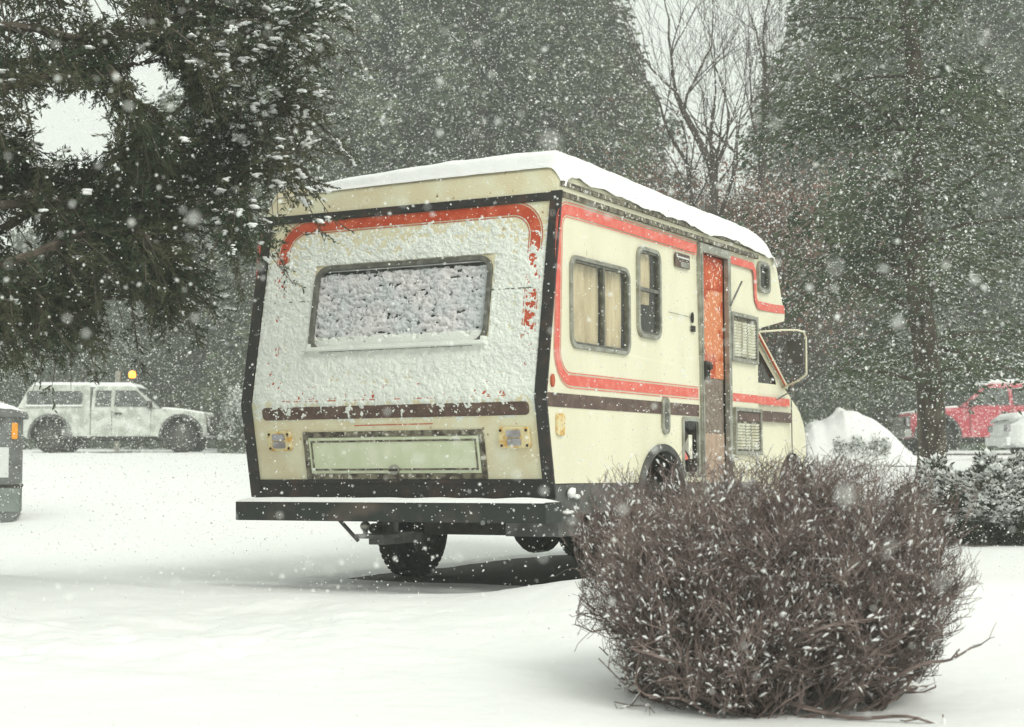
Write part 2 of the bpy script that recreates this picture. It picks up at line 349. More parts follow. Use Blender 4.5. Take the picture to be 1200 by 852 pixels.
# ------------------------------------------------------------------ ground
KY = np.array([-40, 0, 3, 6, 8, 9.6, 10.3, 11.0, 12, 15.5, 18, 20, 26, 35, 46, 60, 120, 400])
KZ = np.array([-1.5, -1.2, -1.08, -.945, -.855, -.785, -.775, -.82, -.845, -.83, -.66, -.50, -.22, .07, .345, .56, 1.2, 4.0])
def ground(x, y):
    x = np.asarray(x, float); y = np.asarray(y, float)
    z = np.interp(y - 0.0, KY, KZ)
    # soften the piecewise profile
    z = (z + np.interp(y - .35, KY, KZ) + np.interp(y + .35, KY, KZ)) / 3
    # ridge in front of the van climbs towards the bush
    rx = 1 / (1 + np.exp(-(x - .15) * 5)); z = z + .13 * rx * np.exp(-((y - 9.6) / 1.1) ** 2)
    # the driveway hollow runs out to the left in front of the van
    lx = 1 / (1 + np.exp((x + .9) * 2.2))
    z = z - .09 * lx * np.exp(-((y - 9.3) / 1.0) ** 2) * np.exp(-((x + 1.9) / 1.6) ** 2)
    z = z + .10 * np.exp(-(((x + 3.3) / .8) ** 2 + ((y - 10.6) / .55) ** 2))
    z = z + .035 * fbm(x * .45, y * .35, 4, 3) * np.clip(y / 10, .3, 1.5) + .008 * fbm(x * 2.5, y * 1.6, 3, 9) + .004 * fbm(x * 9, y * 7, 3, 19)
    # trampled and drifted snow on the left
    tr = np.exp(-((y - 8.4) / 1.5) ** 2) / (1 + np.exp((x + .6) * 3))
    z = z + .085 * tr * fbm(x * 2.3, y * 3.0, 5, 21)
    # small hollows (old prints)
    for hx, hy, r in PRINTS:
        z = z - .06 * np.exp(-(((x - hx) / r) ** 2 + ((y - hy) / (r * 1.2)) ** 2))
    # scoop at the foot of the bush
    d = ((x - 1.15) / .8) ** 2 + ((y - 6.75) / .55) ** 2
    z = z - .05 * np.exp(-d) 
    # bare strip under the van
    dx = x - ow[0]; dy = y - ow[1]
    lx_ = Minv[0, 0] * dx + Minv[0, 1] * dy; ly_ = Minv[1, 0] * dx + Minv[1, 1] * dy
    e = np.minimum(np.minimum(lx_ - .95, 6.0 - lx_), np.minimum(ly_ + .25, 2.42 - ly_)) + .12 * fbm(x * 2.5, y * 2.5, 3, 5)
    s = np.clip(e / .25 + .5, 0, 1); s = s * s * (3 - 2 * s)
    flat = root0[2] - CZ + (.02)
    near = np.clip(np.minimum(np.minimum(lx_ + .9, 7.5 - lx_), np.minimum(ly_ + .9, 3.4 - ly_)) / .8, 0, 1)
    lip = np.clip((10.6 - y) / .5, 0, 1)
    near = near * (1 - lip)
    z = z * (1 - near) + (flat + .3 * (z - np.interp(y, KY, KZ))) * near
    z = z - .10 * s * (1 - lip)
    return z + CZ
def gp(px, py, Y): return P(px, py, Y)
PRINTS = [(P(105, 683, 8.6).x, 8.6, .05), (P(192, 692, 8.3).x, 8.3, .05), (P(245, 708, 7.9).x, 7.9, .05), (P(275, 718, 7.7).x, 7.7, .05),
          (P(14, 712, 7.8).x, 7.8, .06), (P(35, 726, 7.5).x, 7.5, .05), (P(50, 712, 7.8).x, 7.8, .04), (P(150, 696, 8.1).x, 8.1, .04)]
ys = np.concatenate([np.linspace(-30, 2, 20)[:-1], np.linspace(2, 13, 330)[:-1], np.linspace(13, 26, 190)[:-1], np.linspace(26, 60, 120)[:-1], np.geomspace(60, 280, 50)])
us = np.sign(np.linspace(-1, 1, 701)) * np.abs(np.linspace(-1, 1, 701)) ** 1.6
G = np.zeros((len(ys), len(us), 3))
for i, y in enumerate(ys):
    half = 6 + 1.0 * max(y, 0)
    G[i, :, 0] = us * half; G[i, :, 1] = y
G[:, :, 2] = ground(G[:, :, 0], G[:, :, 1])
ny, nx = G.shape[:2]
idx = np.arange(ny * nx).reshape(ny, nx)
Q = np.stack([idx[:-1, :-1], idx[:-1, 1:], idx[1:, 1:], idx[1:, :-1]], -1).reshape(-1, 4)
g = npmesh('snowy_ground', G.reshape(-1, 3), Q, 'snow', smooth=True); g['kind'] = 'structure'
def gz(x, y): return float(ground(np.array([x]), np.array([y]))[0])

# bare road under the van: a sheet lying just above the cleared strip
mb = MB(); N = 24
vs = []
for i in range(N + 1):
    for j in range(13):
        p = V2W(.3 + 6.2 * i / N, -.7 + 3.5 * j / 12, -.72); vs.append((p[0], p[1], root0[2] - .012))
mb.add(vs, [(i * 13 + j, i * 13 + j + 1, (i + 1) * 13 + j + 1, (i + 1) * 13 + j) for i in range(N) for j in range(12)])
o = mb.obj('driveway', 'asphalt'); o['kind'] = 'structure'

# ------------------------------------------------------------------ the van
van = thing('camper_van', 'cream camper van with red and brown stripes, snow crusted rear and orange door panel', 'camper van')
Mw = Matrix.Identity(4)
for i in range(3):
    for j in range(3): Mw[i][j] = Rw[i, j]
    Mw[i][3] = root0[i]
van.matrix_world = Mw
W = 2.3
# rear wall profile
def rxz(z):
    if z <= .5346: return .1056 * (1 - z / .5346)
    return (z - .5346) / (1.8465 - .5346) * .2434
def rp(y, z, off=0):                                       # point on the raked rear wall
    if z <= .5346: n = Vector((-.5346, 0, -.1056)).normalized()
    else: n = Vector((-1.3119, 0, .2434)).normalized()
    return (rxz(z) + n.x * off, y, z + n.z * off)
def sp(x, z, off=0): return (x, -off, z)                   # point on the right side wall
def spl(x, z, off=0): return (x, W + off, z)

poly = [(.1056, 0), (.0, .5346), (.2434, 1.8465), (.272, 2.0), (.295, 2.045), (.36, 2.07), (4.28, 1.97), (4.43, 1.89), (4.53, 1.74),
        (4.64, 1.55), (4.74, 1.42), (4.72, 1.36), (3.89, 1.235), (3.89, -.02), (.4, 0)]
def bodyfn(x, y, z):
    e = min(y, W - y)
    if z > 1.9:
        z -= .11 * max(0, 1 - e / .10) ** 2
    if x > 3.95:
        k = (x - 3.95) * .035
        y = W / 2 + (y - W / 2) * (1 - k)
        x -= max(0, (x - 4.1)) * .08 * max(0, 1 - e / .12) ** 2
    return (x, y, z)
mb = MB(); mb.loft(poly, [0, .02, .05, .09, .16, .5, 1.15, 1.8, W - .16, W - .09, W - .05, W - .02, W], bodyfn)
body = mb.obj('body', ['cream', 'cream_rear', 'recess'])
c = MB()
WIN1 = (.35, 1.285, .862, 1.462); WIN2 = (1.425, 1.835, 1.005, 1.645)
def inset(r, d): return (r[0] + d, r[1] - d, r[2] + d, r[3] - d)
for r, rd in ((WIN1, .07), (WIN2, .07)):
    c.prism(rrect(*inset(r, .02), rd), sp, .1, -.13, 2)
    c.prism(rrect(*inset(r, .02), rd), spl, .1, -.13, 2)
c.prism(rrect(3.955, 4.225, 1.575, 1.785, .05), sp, .1, -.13, 2)
c.prism(rrect(2.63, 3.185, -.2, 1.745, .01), sp, .1, -.06, 2)
c.prism(rrect(2.24, 2.53, .06, .445, .03), sp, .1, -.14, 2)
c.prism(rrect(.47, 1.79, .90, 1.44, .08), lambda y, z, o_: rp(y, z, o_), .1, -.035, 2)
c.prism(arc(1.83, -.19, .43, 0, 360, 40)[:-1], sp, .1, -.5, 2)
c.prism(arc(1.83, -.19, .43, 0, 360, 40)[:-1], spl, .1, -.5, 2)
cut(body, c, ['cream', 'cream_rear', 'recess'])
# rear wall gets its own duller paint
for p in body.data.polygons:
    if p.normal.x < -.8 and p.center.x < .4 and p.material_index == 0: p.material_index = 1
body.data.transform(Matrix.Translation(OFF)); body.parent = van

def part(mb, name, mats, parent=van, smooth=False, bev=0):
    o = mb.obj(name, mats, parent, OFF, smooth)
    if bev: bevel(o, bev)
    return o
# painted stripes (side)
for side_fn in (sp, spl):
    s = MB()
    # red band: top run, rounded down the rear corner, bottom run
    top = [(2.55, 1.745), (.50, 1.745)] + [(.335 + .13 * math.cos(a), 1.615 + .13 * math.sin(a)) for a in [PI / 2 + PI / 2 * k / 6 * .92 for k in range(1, 7)]]
    low = [(.165 + .19 - .19 * math.cos(a), .843 - .19 * math.sin(a)) for a in [PI / 2 * k / 7 for k in range(0, 8)]]
    path = [(x if i > 1 else x, z) for i, (x, z) in enumerate(top)] + low + [(2.55, .652)]
    full = path
    s.strip(path, .068, side_fn, .003, 0)
    for wd_o in (-.047, .047):                            # hairlines beside the band
        q = [Vector(p) for p in path]; r_ = []
        for i, p in enumerate(q):
            a = q[max(i - 1, 0)]; b = q[min(i + 1, len(q) - 1)]; t = (b - a).normalized(); r_.append(p + Vector((-t.y, t.x)) * wd_o)
        s.strip([tuple(p) for p in r_], .006, side_fn, .0045, 0)
    s.strip([(3.28, 1.745), (3.80, 1.745), (3.845, 1.70), (3.855, 1.48), (3.90, 1.435)], .06, side_fn, .003, 0)
    s.strip([(3.29, .652), (3.885, .652)], .065, side_fn, .003, 0)
    s.strip([(.025, .522), (2.56, .522)], .088, side_fn, .003, 1)
    s.strip([(3.29, .522), (3.885, .522)], .088, side_fn, .003, 1)
    part(s, 'stripe', ['red_side', 'brown'])
# over-cab stripe
s = MB()
pts = [bodyfn(x, 0, z) for x, z in ((3.89, 1.40), (4.0, 1.40), (4.25, 1.405), (4.45, 1.41), (4.73, 1.425))]
vs = []
for (x, y, z) in pts:
    vs += [(x, y - .004, z), (x - (.02 if x > 4.3 else 0), y - .004, z + .07)]
s.add(vs, [(2 * i, 2 * i + 2, 2 * i + 3, 2 * i + 1) for i in range(4)])
part(s, 'stripe', ['red_side'])
# rear stripes
s = MB()
ringp = rrect(.155, 2.105, .595, 1.755, .18, 8); ringp.append(ringp[0])
s.strip(ringp, .072, rp, .0025, 0)
for dlt in (-.047, .047):
    q = rrect(.155 - dlt, 2.105 + dlt, .595 - dlt, 1.755 + dlt, .18 + dlt, 8); q.append(q[0]); s.strip(q, .006, rp, .0032, 0)
s.prism(rrect(.118, 2.15, .428, .512, .03), lambda y, z, o_: rp(y, z, o_), 0, .004, 1)
s.strip([(.82, .385), (1.42, .383)], .006, rp, .004, 0)
part(s, 'rear_stripe', ['red_rear', 'brown'])
# rear panel seams
s = MB(); s.strip([(.06, 1.233), (.46, 1.233)], .008, rp, .005); s.strip([(1.80, 1.233), (2.24, 1.233)], .008, rp, .005)
s.strip([(2.46, 1.215), (1.98, 1.222)], .005, sp, .004)
part(s, 'panel_seam', 'frame_dark')
# corner trims, top band, skirt
for y0, y1 in ((-.012, .068), (W - .068, W + .012)):
    s = MB(); vs = []; zz = [-.09, .25, .5346, .9, 1.3, 1.62, 1.853]
    for z in zz:
        for y, o_ in ((y0, 0.0), (y0, .016), (y1, .016), (y1, -.002)):
            vs.append(rp(y, z, o_ if z > 0 else o_) if z >= 0 else (rxz(0) + .018 - o_, y, z))
    s.add(vs, [(4 * i + k, 4 * i + (k + 1) % 4, 4 * i + 4 + (k + 1) % 4, 4 * i + 4 + k) for i in range(len(zz) - 1) for k in range(4)] + [(0, 1, 2, 3), (24, 25, 26, 27)])
    part(s, 'corner_trim', 'black')
s = MB(); s.prism([(.068, 1.793), (W - .068, 1.793), (W - .068, 1.848), (.068, 1.848)], rp, -.002, .014)
part(s, 'top_band', 'black', bev=.004)
s = MB(); s.prism([(.068, 0.004), (W - .068, 0.004), (W - .068, .03), (.068, .03)], rp, -.002, .012)
s.box(.105, .16, .068, W - .068, -.10, .002)
part(s, 'rear_skirt', 'black')
for y, o_ in ((-.022, .0), (W, .022)):
    s = MB(); s.box(.235, 3.88, y if o_ == 0 else W - .002, 0.002 if o_ == 0 else W + .022, 1.812, 1.846)
    s.box(.25, 3.88, (-.012 if o_ == 0 else W), (0.01 if o_ == 0 else W + .012), 1.885, 1.918)
    part(s, 'gutter_rail', 'grimy')
s = MB(); ey = [.0, .02, .05, .1, .3, 1.15, 2.0, 2.2, 2.25, 2.28, 2.3]; s.add([(.285 + dz * .4, y, 2.022 + dz - .11 * max(0, 1 - min(y, W - y) / .10) ** 2) for y in ey for dz in (0, .016)], [(2 * i, 2 * i + 2, 2 * i + 3, 2 * i + 1) for i in range(10)])
part(s, 'roof_edge', 'grimy')

# side windows
def slider(rect, rd, fn, name='window', curtain=True, bar=None, hbar=None):
    f = MB(); f.ring(rrect(*rect, rd), rrect(*inset(rect, .028), rd * .75), fn, -.01, .016)
    fo = part(f, name, 'alu', bev=.003)
    fm = MB(); fm.ring(rrect(*inset(rect, .030), rd * .7), rrect(*inset(rect, .043), rd * .55), fn, -.02, .008)
    if bar: fm.prism([(bar - .012, rect[2] + .04), (bar + .012, rect[2] + .04), (bar + .012, rect[3] - .04), (bar - .012, rect[3] - .04)], fn, -.02, .010)
    if hbar: fm.prism([(rect[0] + .04, hbar - .012), (rect[1] - .04, hbar - .012), (rect[1] - .04, hbar + .012), (rect[0] + .04, hbar + .012)], fn, -.02, .010)
    part(fm, 'inner_frame', 'frame_dark', fo)
    gl = MB(); gl.prism(rrect(*inset(rect, .04), rd * .6), fn, -.012, -.006); part(gl, 'pane', 'glass', fo)
    return fo
def curtain(x0, x1, z0, z1, fn, parent, folds=7, depth=-.06):
    n = 60; cmb = MB(); vs = []
    for i in range(n + 1):
        x = x0 + (x1 - x0) * i / n; o_ = depth + .016 * math.sin(i / n * folds * 2 * PI) + .006 * math.sin(i * 1.7)
        for j in range(5):
            z = z0 + (z1 - z0) * j / 4; vs.append(fn(x + .01 * math.sin(j + i * .3), z, o_))
    cmb.add(vs, [(5 * i + j, 5 * i + j + 1, 5 * i + 5 + j + 1, 5 * i + 5 + j) for i in range(n) for j in range(4)])
    part(cmb, 'curtain', 'curtain', parent, True)
for fn in (sp, spl):
    o = slider(WIN1, .085, fn, bar=.86)
    curtain(.41, .86, .88, 1.44, fn, o, 5, -.045); curtain(.95, 1.23, .88, 1.44, fn, o, 4, -.045)
    o = slider(WIN2, .085, fn, hbar=1.345)
    curtain(1.46, 1.73, 1.25, 1.63, fn, o, 4, -.045)
o = slider((3.93, 4.25, 1.555, 1.81), .06, lambda x, z, o_: (x, -o_ + .004 + max(0, x - 3.95) * .04, z), 'overcab_window')
# rear window
rr = (.445, 1.815, .875, 1.465)
f = MB(); f.ring(rrect(*rr, .10), rrect(*inset(rr, .032), .08), rp, -.01, .020)
wo = part(f, 'rear_window', 'frame_dark', bev=.003)
gl = MB(); gl.prism(rrect(*inset(rr, .03), .08), rp, -.034, -.022); part(gl, 'pane', 'carglass', wo)
# hatch at the rear
hr = (.455, 1.835, .032, .345)
def rp2(y, z, o_): return rp(y, z, o_)
f = MB(); f.ring([(hr[0], hr[2]), (hr[1], hr[2]), (hr[1], hr[3]), (hr[0], hr[3])], [(hr[0] + .035, hr[2] + .035), (hr[1] - .035, hr[2] + .035), (hr[1] - .035, hr[3] - .035), (hr[0] + .035, hr[3] - .035)], rp, 0, .012, 0)
ho = part(f, 'rear_hatch', 'grimy', bev=.002)
f = MB(); q = inset(hr, .04); f.prism([(q[0], q[2]), (q[1], q[2]), (q[1], q[3]), (q[0], q[3])], rp, 0, .008, 0)
q = inset(hr, .058); f.ring([(q[0], q[2]), (q[1], q[2]), (q[1], q[3]), (q[0], q[3])], [(q[0] + .012, q[2] + .012), (q[1] - .012, q[2] + .012), (q[1] - .012, q[3] - .012), (q[0] + .012, q[3] - .012)], rp, .006, .012, 1)
part(f, 'hatch_panel', ['hatch', 'grimy'], ho)
f = MB(); f.prism(arc(1.14, .095, .032, 0, 360, 16)[:-1], lambda y, z, o_: rp(1.14 + (y - 1.14) * 1.2, z, o_), .008, .022, 0)
f.prism([(1.11, .088), (1.17, .088), (1.17, .102), (1.11, .102)], rp, .022, .035, 1)
part(f, 'hatch_handle', ['alu', 'recess'], ho)
# rear lamps
for y0, y1 in ((.125, .345), (1.93, 2.12)):
    f = MB(); f.prism(rrect(y0, y1, .225, .355, .02), rp, 0, .022, 0)
    lo = part(f, 'rear_lamp', 'rustlens', bev=.004)
    f = MB(); ym = (y0 + y1) / 2
    for z0 in (.245, .297):
        f.prism(rrect(ym - .05, ym + .045, z0, z0 + .042, .01), rp, .015, .034, 0)
    part(f, 'lamp_lens', 'lensglass', lo)
    f = MB()
    for y in (y0 + .02, y1 - .02):
        for z in (.243, .337): f.prism(arc(y, z, .009, 0, 360, 8)[:-1], rp, .02, .027)
    part(f, 'screw', 'chassis', lo)
# side marker and grab handle
f = MB(); f.prism([(.088 + .021 * math.cos(a), .641 + .042 * math.sin(a)) for a in [2 * PI * k / 16 for k in range(16)]], sp, 0, .018)
part(f, 'side_marker', 'redlens', bev=.005)
f = MB(); f.prism(rrect(.14, .25, .30, .44, .02), sp, 0, .016, 0); part(f, 'side_lamp', 'rustlens', bev=.004)
f = MB(); f.prism(rrect(1.83, 1.965, .335, .60, .06), sp, 0, .018, 0); f.prism(rrect(1.862, 1.932, .37, .56, .03), sp, .017, .022, 1)
f.prism(arc(1.897, .50, .022, 0, 360, 10)[:-1], sp, .02, .04, 0)
part(f, 'filler_cap', ['alu', 'frame_dark'], bev=.003)
f = MB(); f.prism(rrect(2.12, 2.40, 1.57, 1.675, .012), sp, 0, .006, 0); f.strip([(2.14, 1.645), (2.38, 1.645)], .012, sp, .008, 1)
f.prism(rrect(2.22, 2.38, 1.575, 1.615, .008), sp, .005, .009, 2)
part(f, 'sticker', ['brown', 'paper', 'alu'])
f = MB(); f.prism([(2.44 + .016 * math.cos(a), 1.215 + .04 * math.sin(a)) for a in [2 * PI * k / 12 for k in range(12)]], sp, 0, .012)
f.prism(rrect(2.42, 2.485, 1.11, 1.155, .006), sp, 0, .012); part(f, 'lock', 'chassis')
# service locker with its frame, hose and valve
f = MB(); f.ring(rrect(2.215, 2.555, .035, .47, .03), rrect(2.245, 2.525, .065, .44, .025), sp, -.01, .014)
lk = part(f, 'service_locker', 'alu', bev=.003)
f = MB(); f.tube([(2.32, .05, .40), (2.36, .03, .33), (2.31, .05, .25), (2.36, .02, .18), (2.42, .04, .09)], .022, 8, 0)
f.box(2.40, 2.47, .02, .1, .16, .34, 1); f.tube([(2.29, .03, .2), (2.30, .01, .15)], .028, 8, 2)
part(f, 'hose', ['recess', 'white_vent', 'red_side'], lk)
# entry door
f = MB()
f.prism([(2.583, -.12), (2.64, -.12), (2.64, 1.80), (2.583, 1.80)], sp, -.02, .022)
f.prism([(3.175, -.12), (3.232, -.12), (3.232, 1.80), (3.175, 1.80)], sp, -.02, .022)
f.prism([(2.64, 1.735), (3.175, 1.735), (3.175, 1.80), (2.64, 1.80)], sp, -.02, .020)
f.prism([(2.595, -.12), (2.603, -.12), (2.603, 1.74), (2.595, 1.74)], sp, .02, .03)
dr = part(f, 'door_frame', 'alu', bev=.004)
f = MB(); f.prism([(2.645, .785), (3.172, .785), (3.172, 1.47), (2.645, 1.47)], sp, -.045, -.030, 0)
f.prism([(2.645, 1.47), (3.172, 1.47), (3.172, 1.73), (2.645, 1.73)], sp, -.045, -.028, 1)
f.prism([(2.645, .362), (3.172, .362), (3.172, .782), (2.645, .782)], sp, -.045, -.034, 2)
f.prism([(2.645, -.10), (3.172, -.10), (3.172, .359), (2.645, .359)], sp, -.045, -.030, 3)
part(f, 'door_panel', ['orange', 'orange_dark', 'door_grey', 'door_pink'], dr)
f = MB(); f.prism(rrect(2.60, 2.68, .755, .90, .01), sp, .022, .05, 0); f.prism(arc(2.645, .86, .03, 0, 360, 10)[:-1], sp, .05, .075, 0)
part(f, 'latch', 'chassis', dr)
f = MB(); f.tube([sp(3.19, 1.37, .03), sp(3.37, 1.575, .06)], .008, 6); part(f, 'awning_hook', 'frame_dark')
# louvred vents
def vent(x0, x1, z0, z1, zs, name):
    f = MB(); f.ring([(x0, z0), (x1, z0), (x1, z1), (x0, z1)], [(x0 + .03, z0 + .03), (x1 - .03, z0 + .03), (x1 - .03, z1 - .03), (x0 + .03, z1 - .03)], sp, -.001, .03)
    vo = part(f, name, 'alu', bev=.004)
    f = MB(); f.prism([(x0 + .03, z0 + .03), (x1 - .03, z0 + .03), (x1 - .03, z1 - .03), (x0 + .03, z1 - .03)], sp, .001, .008, 1)
    if zs < z1 - .04: f.prism([(x0 + .035, zs), (x1 - .035, zs), (x1 - .035, z1 - .035), (x0 + .035, z1 - .035)], sp, .006, .018, 2)
    n = int((zs - z0 - .05) / .0235)
    cols = [(x0 + .05, (x0 + x1) / 2 - .07), ((x0 + x1) / 2 - .055, (x0 + x1) / 2 + .055), ((x0 + x1) / 2 + .07, x1 - .05)]
    for k in range(n):
        z = z0 + .045 + k * .0235
        for a, b in cols:
            f.add([sp(a, z, .010), sp(b, z, .010), sp(b, z + .018, .024), sp(a, z + .018, .024), sp(b, z + .018, .008), sp(a, z + .018, .008)],
                  [(0, 1, 2, 3), (3, 2, 4, 5)], 0)
    part(f, 'louvre', ['white_vent', 'grimy', 'brown'], vo)
vent(3.235, 3.84, .935, 1.328, 1.29, 'side_vent'); vent(3.285, 3.90, .195, .572, .465, 'side_vent')

# cab
cpoly = [(3.86, -.12), (3.86, 1.232), (3.93, 1.225), (4.64, .775), (4.80, .715), (5.10, .59), (5.24, .48), (5.30, .36), (5.31, .15), (5.30, -.14), (5.2, -.2), (4.3, -.2)]
def cabfn(x, y, z):
    e = min(y, W - y)
    yy = y
    if z > .78: yy = W / 2 + (y - W / 2) * (1 - (z - .78) * .06)
    if x > 4.7: x -= (x - 4.6) * .06 * max(0, 1 - e / .35) ** 2; yy = W / 2 + (yy - W / 2) * (1 - (x - 4.7) * .03)
    return (x, yy, z)
mb = MB(); mb.loft(cpoly, [.03, .06, .12, .25, .45, 1.15, W - .45, W - .25, W - .12, W - .06, W - .03], cabfn)
cab = mb.obj('cab', ['cream', 'recess'])
c = MB()
tri = [(3.93, .80), (4.46, .80), (4.43, .85), (3.96, 1.145), (3.93, 1.15)]
c.prism(tri, sp, .1, -.12, 1); c.prism(tri, spl, .1, -.12, 1)
c.prism(arc(4.88, -.19, .41, 0, 360, 36)[:-1], sp, .2, -.4, 1); c.prism(arc(4.88, -.19, .41, 0, 360, 36)[:-1], spl, .2, -.4, 1)
cut(cab, c, ['cream', 'recess']); cab.data.transform(Matrix.Translation(OFF)); cab.parent = van
f = MB(); f.prism([(3.925, .795), (4.47, .795), (3.925, 1.155)], sp, -.055, -.050); part(f, 'cab_window', 'glass')
f = MB(); f.prism([(4.30, .80), (4.46, .80), (4.30, .92)], sp, -.11, -.09); f.box(4.0, 4.2, .15, .6, .5, .95); part(f, 'cab_seat', 'recess')
f = MB(); pv = [(3.97, 1.215), (4.60, .815), (4.608, .828), (3.978, 1.228)]
f.prism(pv, lambda x, z, o_: (x, o_, z), .15, W - .15); part(f, 'windshield', 'carglass')
f = MB(); f.tube([(3.92, .03, 1.235), (4.30, .025, 1.005), (4.655, .018, .785)], [.022, .022, .02], 6, 0)
f.tube([(3.93, .012, 1.20), (4.30, .008, .975), (4.60, .004, .79)], [.009, .009, .009], 6, 1)
part(f, 'pillar_trim', ['cream', 'red_rear'])
for y in (.022, W - .022):
    f = MB(); sg = -1 if y < 1 else 1
    f.box(3.905, 4.74, y - .004, y + .004, .618, .685, 0); f.box(3.905, 4.80, y - .004, y + .004, .478, .566, 1)
    f.box(4.80, 4.808, y - .004, y + .004, -.1, .7, 2)
    part(f, 'cab_stripe', ['red_side', 'brown', 'frame_dark'])
f = MB(); f.box(5.115, 5.20, .075, .10, .295, .375); part(f, 'turn_signal', 'amber', bev=.006)
f = MB(); f.box(5.30, 5.33, .3, W - .3, .05, .35, 0); f.lathe([(0, .04), (.07, .035), (.085, 0)], (5.30, .32, .2), 'x', 20, 1); f.lathe([(0, .04), (.07, .035), (.085, 0)], (5.30, W - .32, .2), 'x', 20, 1)
part(f, 'grille', ['frame_dark', 'lensglass'])
f = MB(); f.box(5.30, 5.40, .05, W - .05, -.22, -.08); part(f, 'front_bumper', 'alu', bev=.02)
f = MB(); f.tube([(4.62, .10, .79), (4.50, .14, .87), (4.36, .2, .96)], .008, 5); f.tube([(4.40, .02, .67), (4.68, -.01, .745)], .007, 5)
part(f, 'wiper', 'frame_dark')
f = MB(); f.loft([(4.66, .775), (4.80, .75), (5.05, .66), (5.20, .56), (5.25, .47), (5.08, .585), (4.80, .705)], [.12, .2, 1.15, W - .2, W - .12], lambda x, y, z: (x - .03 * (y < .15 or y > W - .15), y, z - .03 * (y < .15 or y > W - .15)))
part(f, 'hood_snow', 'snow')
# mirror on its long arms
f = MB(); f.tube([(4.0, .02, 1.22), (4.28, -.08, 1.25), (4.40, -.17, 1.255), (4.43, -.22, 1.24), (4.44, -.235, 1.19), (4.44, -.235, 1.0), (4.44, -.235, .88), (4.48, -.15, .83), (4.60, .03, .78)], .009, 8)
mr = part(f, 'mirror_arm', 'cream', smooth=True)
f = MB(); f.prism(rrect(-.22, -.07, .96, 1.18, .03), lambda y, z, o_: (4.42 + o_ + (y + .15) * .15, y, z), 0, .035); part(f, 'mirror', 'mirror', mr, bev=.006)

# wheels
def wheel(x, y, z, sg, r, wd, parent, offs, name='wheel', spokes=8):
    f = MB(); h = wd / 2
    f.lathe([(r * .60, -h * .95), (r * .80, -h), (r * .93, -h * .9), (r, -h * .65), (r, -h * .3), (r * .985, -h * .28), (r * .985, -h * .2), (r, -h * .18), (r, h * .18), (r * .985, h * .2),
             (r * .985, h * .28), (r, h * .3), (r, h * .65), (r * .93, h * .9), (r * .80, h), (r * .60, h * .95)], (x, y, z), 'y', 48)
    for k in range(40):
        a = 2 * PI * k / 40
        for q in (-1, 1):
            y0 = y + q * h * .5; ca, sa = math.cos(a), math.sin(a); t = .018
            vs = []
            for dy in (-h * .24, h * .24):
                for dt in (-t, t):
                    for rr_ in (r * .97, r * 1.012):
                        vs.append((x + rr_ * ca - dt * sa, y0 + dy, z + rr_ * sa + dt * ca))
            f.add(vs, [(0, 1, 3, 2), (4, 6, 7, 5), (0, 4, 5, 1), (2, 3, 7, 6), (1, 5, 7, 3)])
    to = f.obj(name, 'tyre', parent, offs)
    f = MB(); e = sg * h
    f.lathe([(r * .61, e * .93), (r * .56, e * .80), (r * .54, e * .3), (r * .3, e * .35), (r * .2, e * .6), (0.001, e * .62)], (x, y, z), 'y', 32)
    for k in range(spokes):
        a = 2 * PI * k / spokes
        f.tube([(x + r * .18 * math.cos(a), y + e * .55, z + r * .18 * math.sin(a)), (x + r * .55 * math.cos(a), y + e * .78, z + r * .55 * math.sin(a))], [.03, .025], 5)
    f.lathe([(r * .61, -e * .93), (r * .5, -e * .5), (0.001, -e * .5)], (x, y, z), 'y', 24)
    f.obj('rim', 'rim', to, offs)
    return to
for x, y, sg in ((1.85, .19, -1), (1.85, 2.08, 1), (4.88, .21, -1), (4.88, 2.09, 1)):
    wheel(x, y, -.345, sg, .375, .24, van, OFF)
for fn in (sp, spl):
    f = MB(); f.ring(arc(1.83, -.19, .455, 0, 180, 24) + [(1.375, -.21), (2.285, -.21)][:0] + [(1.40, -.19)][:0], arc(1.83, -.19, .405, 0, 180, 24), fn, -.05, .03)
    part(f, 'wheel_arch', 'skirt_grey', bev=.006)
# chassis, tank, axle, diff
f = MB()
for y in (.62, 1.60): f.box(.12, 5.2, y, y + .09, -.24, -.12)
f.box(.15, 3.88, .06, W - .06, -.10, -.012); f.box(.25, 1.2, .40, 1.02, -.33, -.10)
f.box(2.4, 3.6, .35, 1.9, -.36, -.1); f.box(3.8, 5.2, .6, 1.7, -.42, -.1)
part(f, 'chassis', 'chassis')
f = MB(); f.tube([(1.85, .25, -.345), (1.85, 2.05, -.345)], .05, 10); f.lathe([(0.001, -.2), (.12, -.17), (.165, -.06), (.165, .06), (.12, .17), (.001, .2)], (1.85, 1.0, -.36), 'x', 20)
for y in (.66, 1.65): f.tube([(1.2, y, -.16), (1.5, y, -.26), (1.85, y, -.29), (2.2, y, -.26), (2.5, y, -.16)], .03, 6)
part(f, 'rear_axle', 'chassis')
f = MB(); f.tube([(.3, 1.45, -.30), (1.0, 1.45, -.33), (1.9, 1.5, -.30), (3.2, 1.45, -.25)], .035, 10); part(f, 'exhaust', 'chassis')
f = MB(); f.box(.13, 1.36, .002, .08, -.20, -.005, 0); f.box(.13, .45, -.02, .35, -.33, -.19, 0); f.box(2.30, 3.9, .002, .08, -.16, -.02, 0)
f.box(.13, 1.36, W - .08, W - .002, -.20, -.005, 0); f.box(2.30, 3.9, W - .08, W - .002, -.16, -.02, 0)
part(f, 'side_skirt', 'skirt_grey', bev=.004)
f = MB(); f.blob((.33, -.015, -.06), .05, 0, (1.2, .5, .7)); f.blob((.42, -.01, -.085), .035, 0, (1.3, .5, .5)); f.blob((.25, -.03, -.18), .05, 0, (1.6, .5, .25)); part(f, 'snow_lump', 'snow', smooth=True)
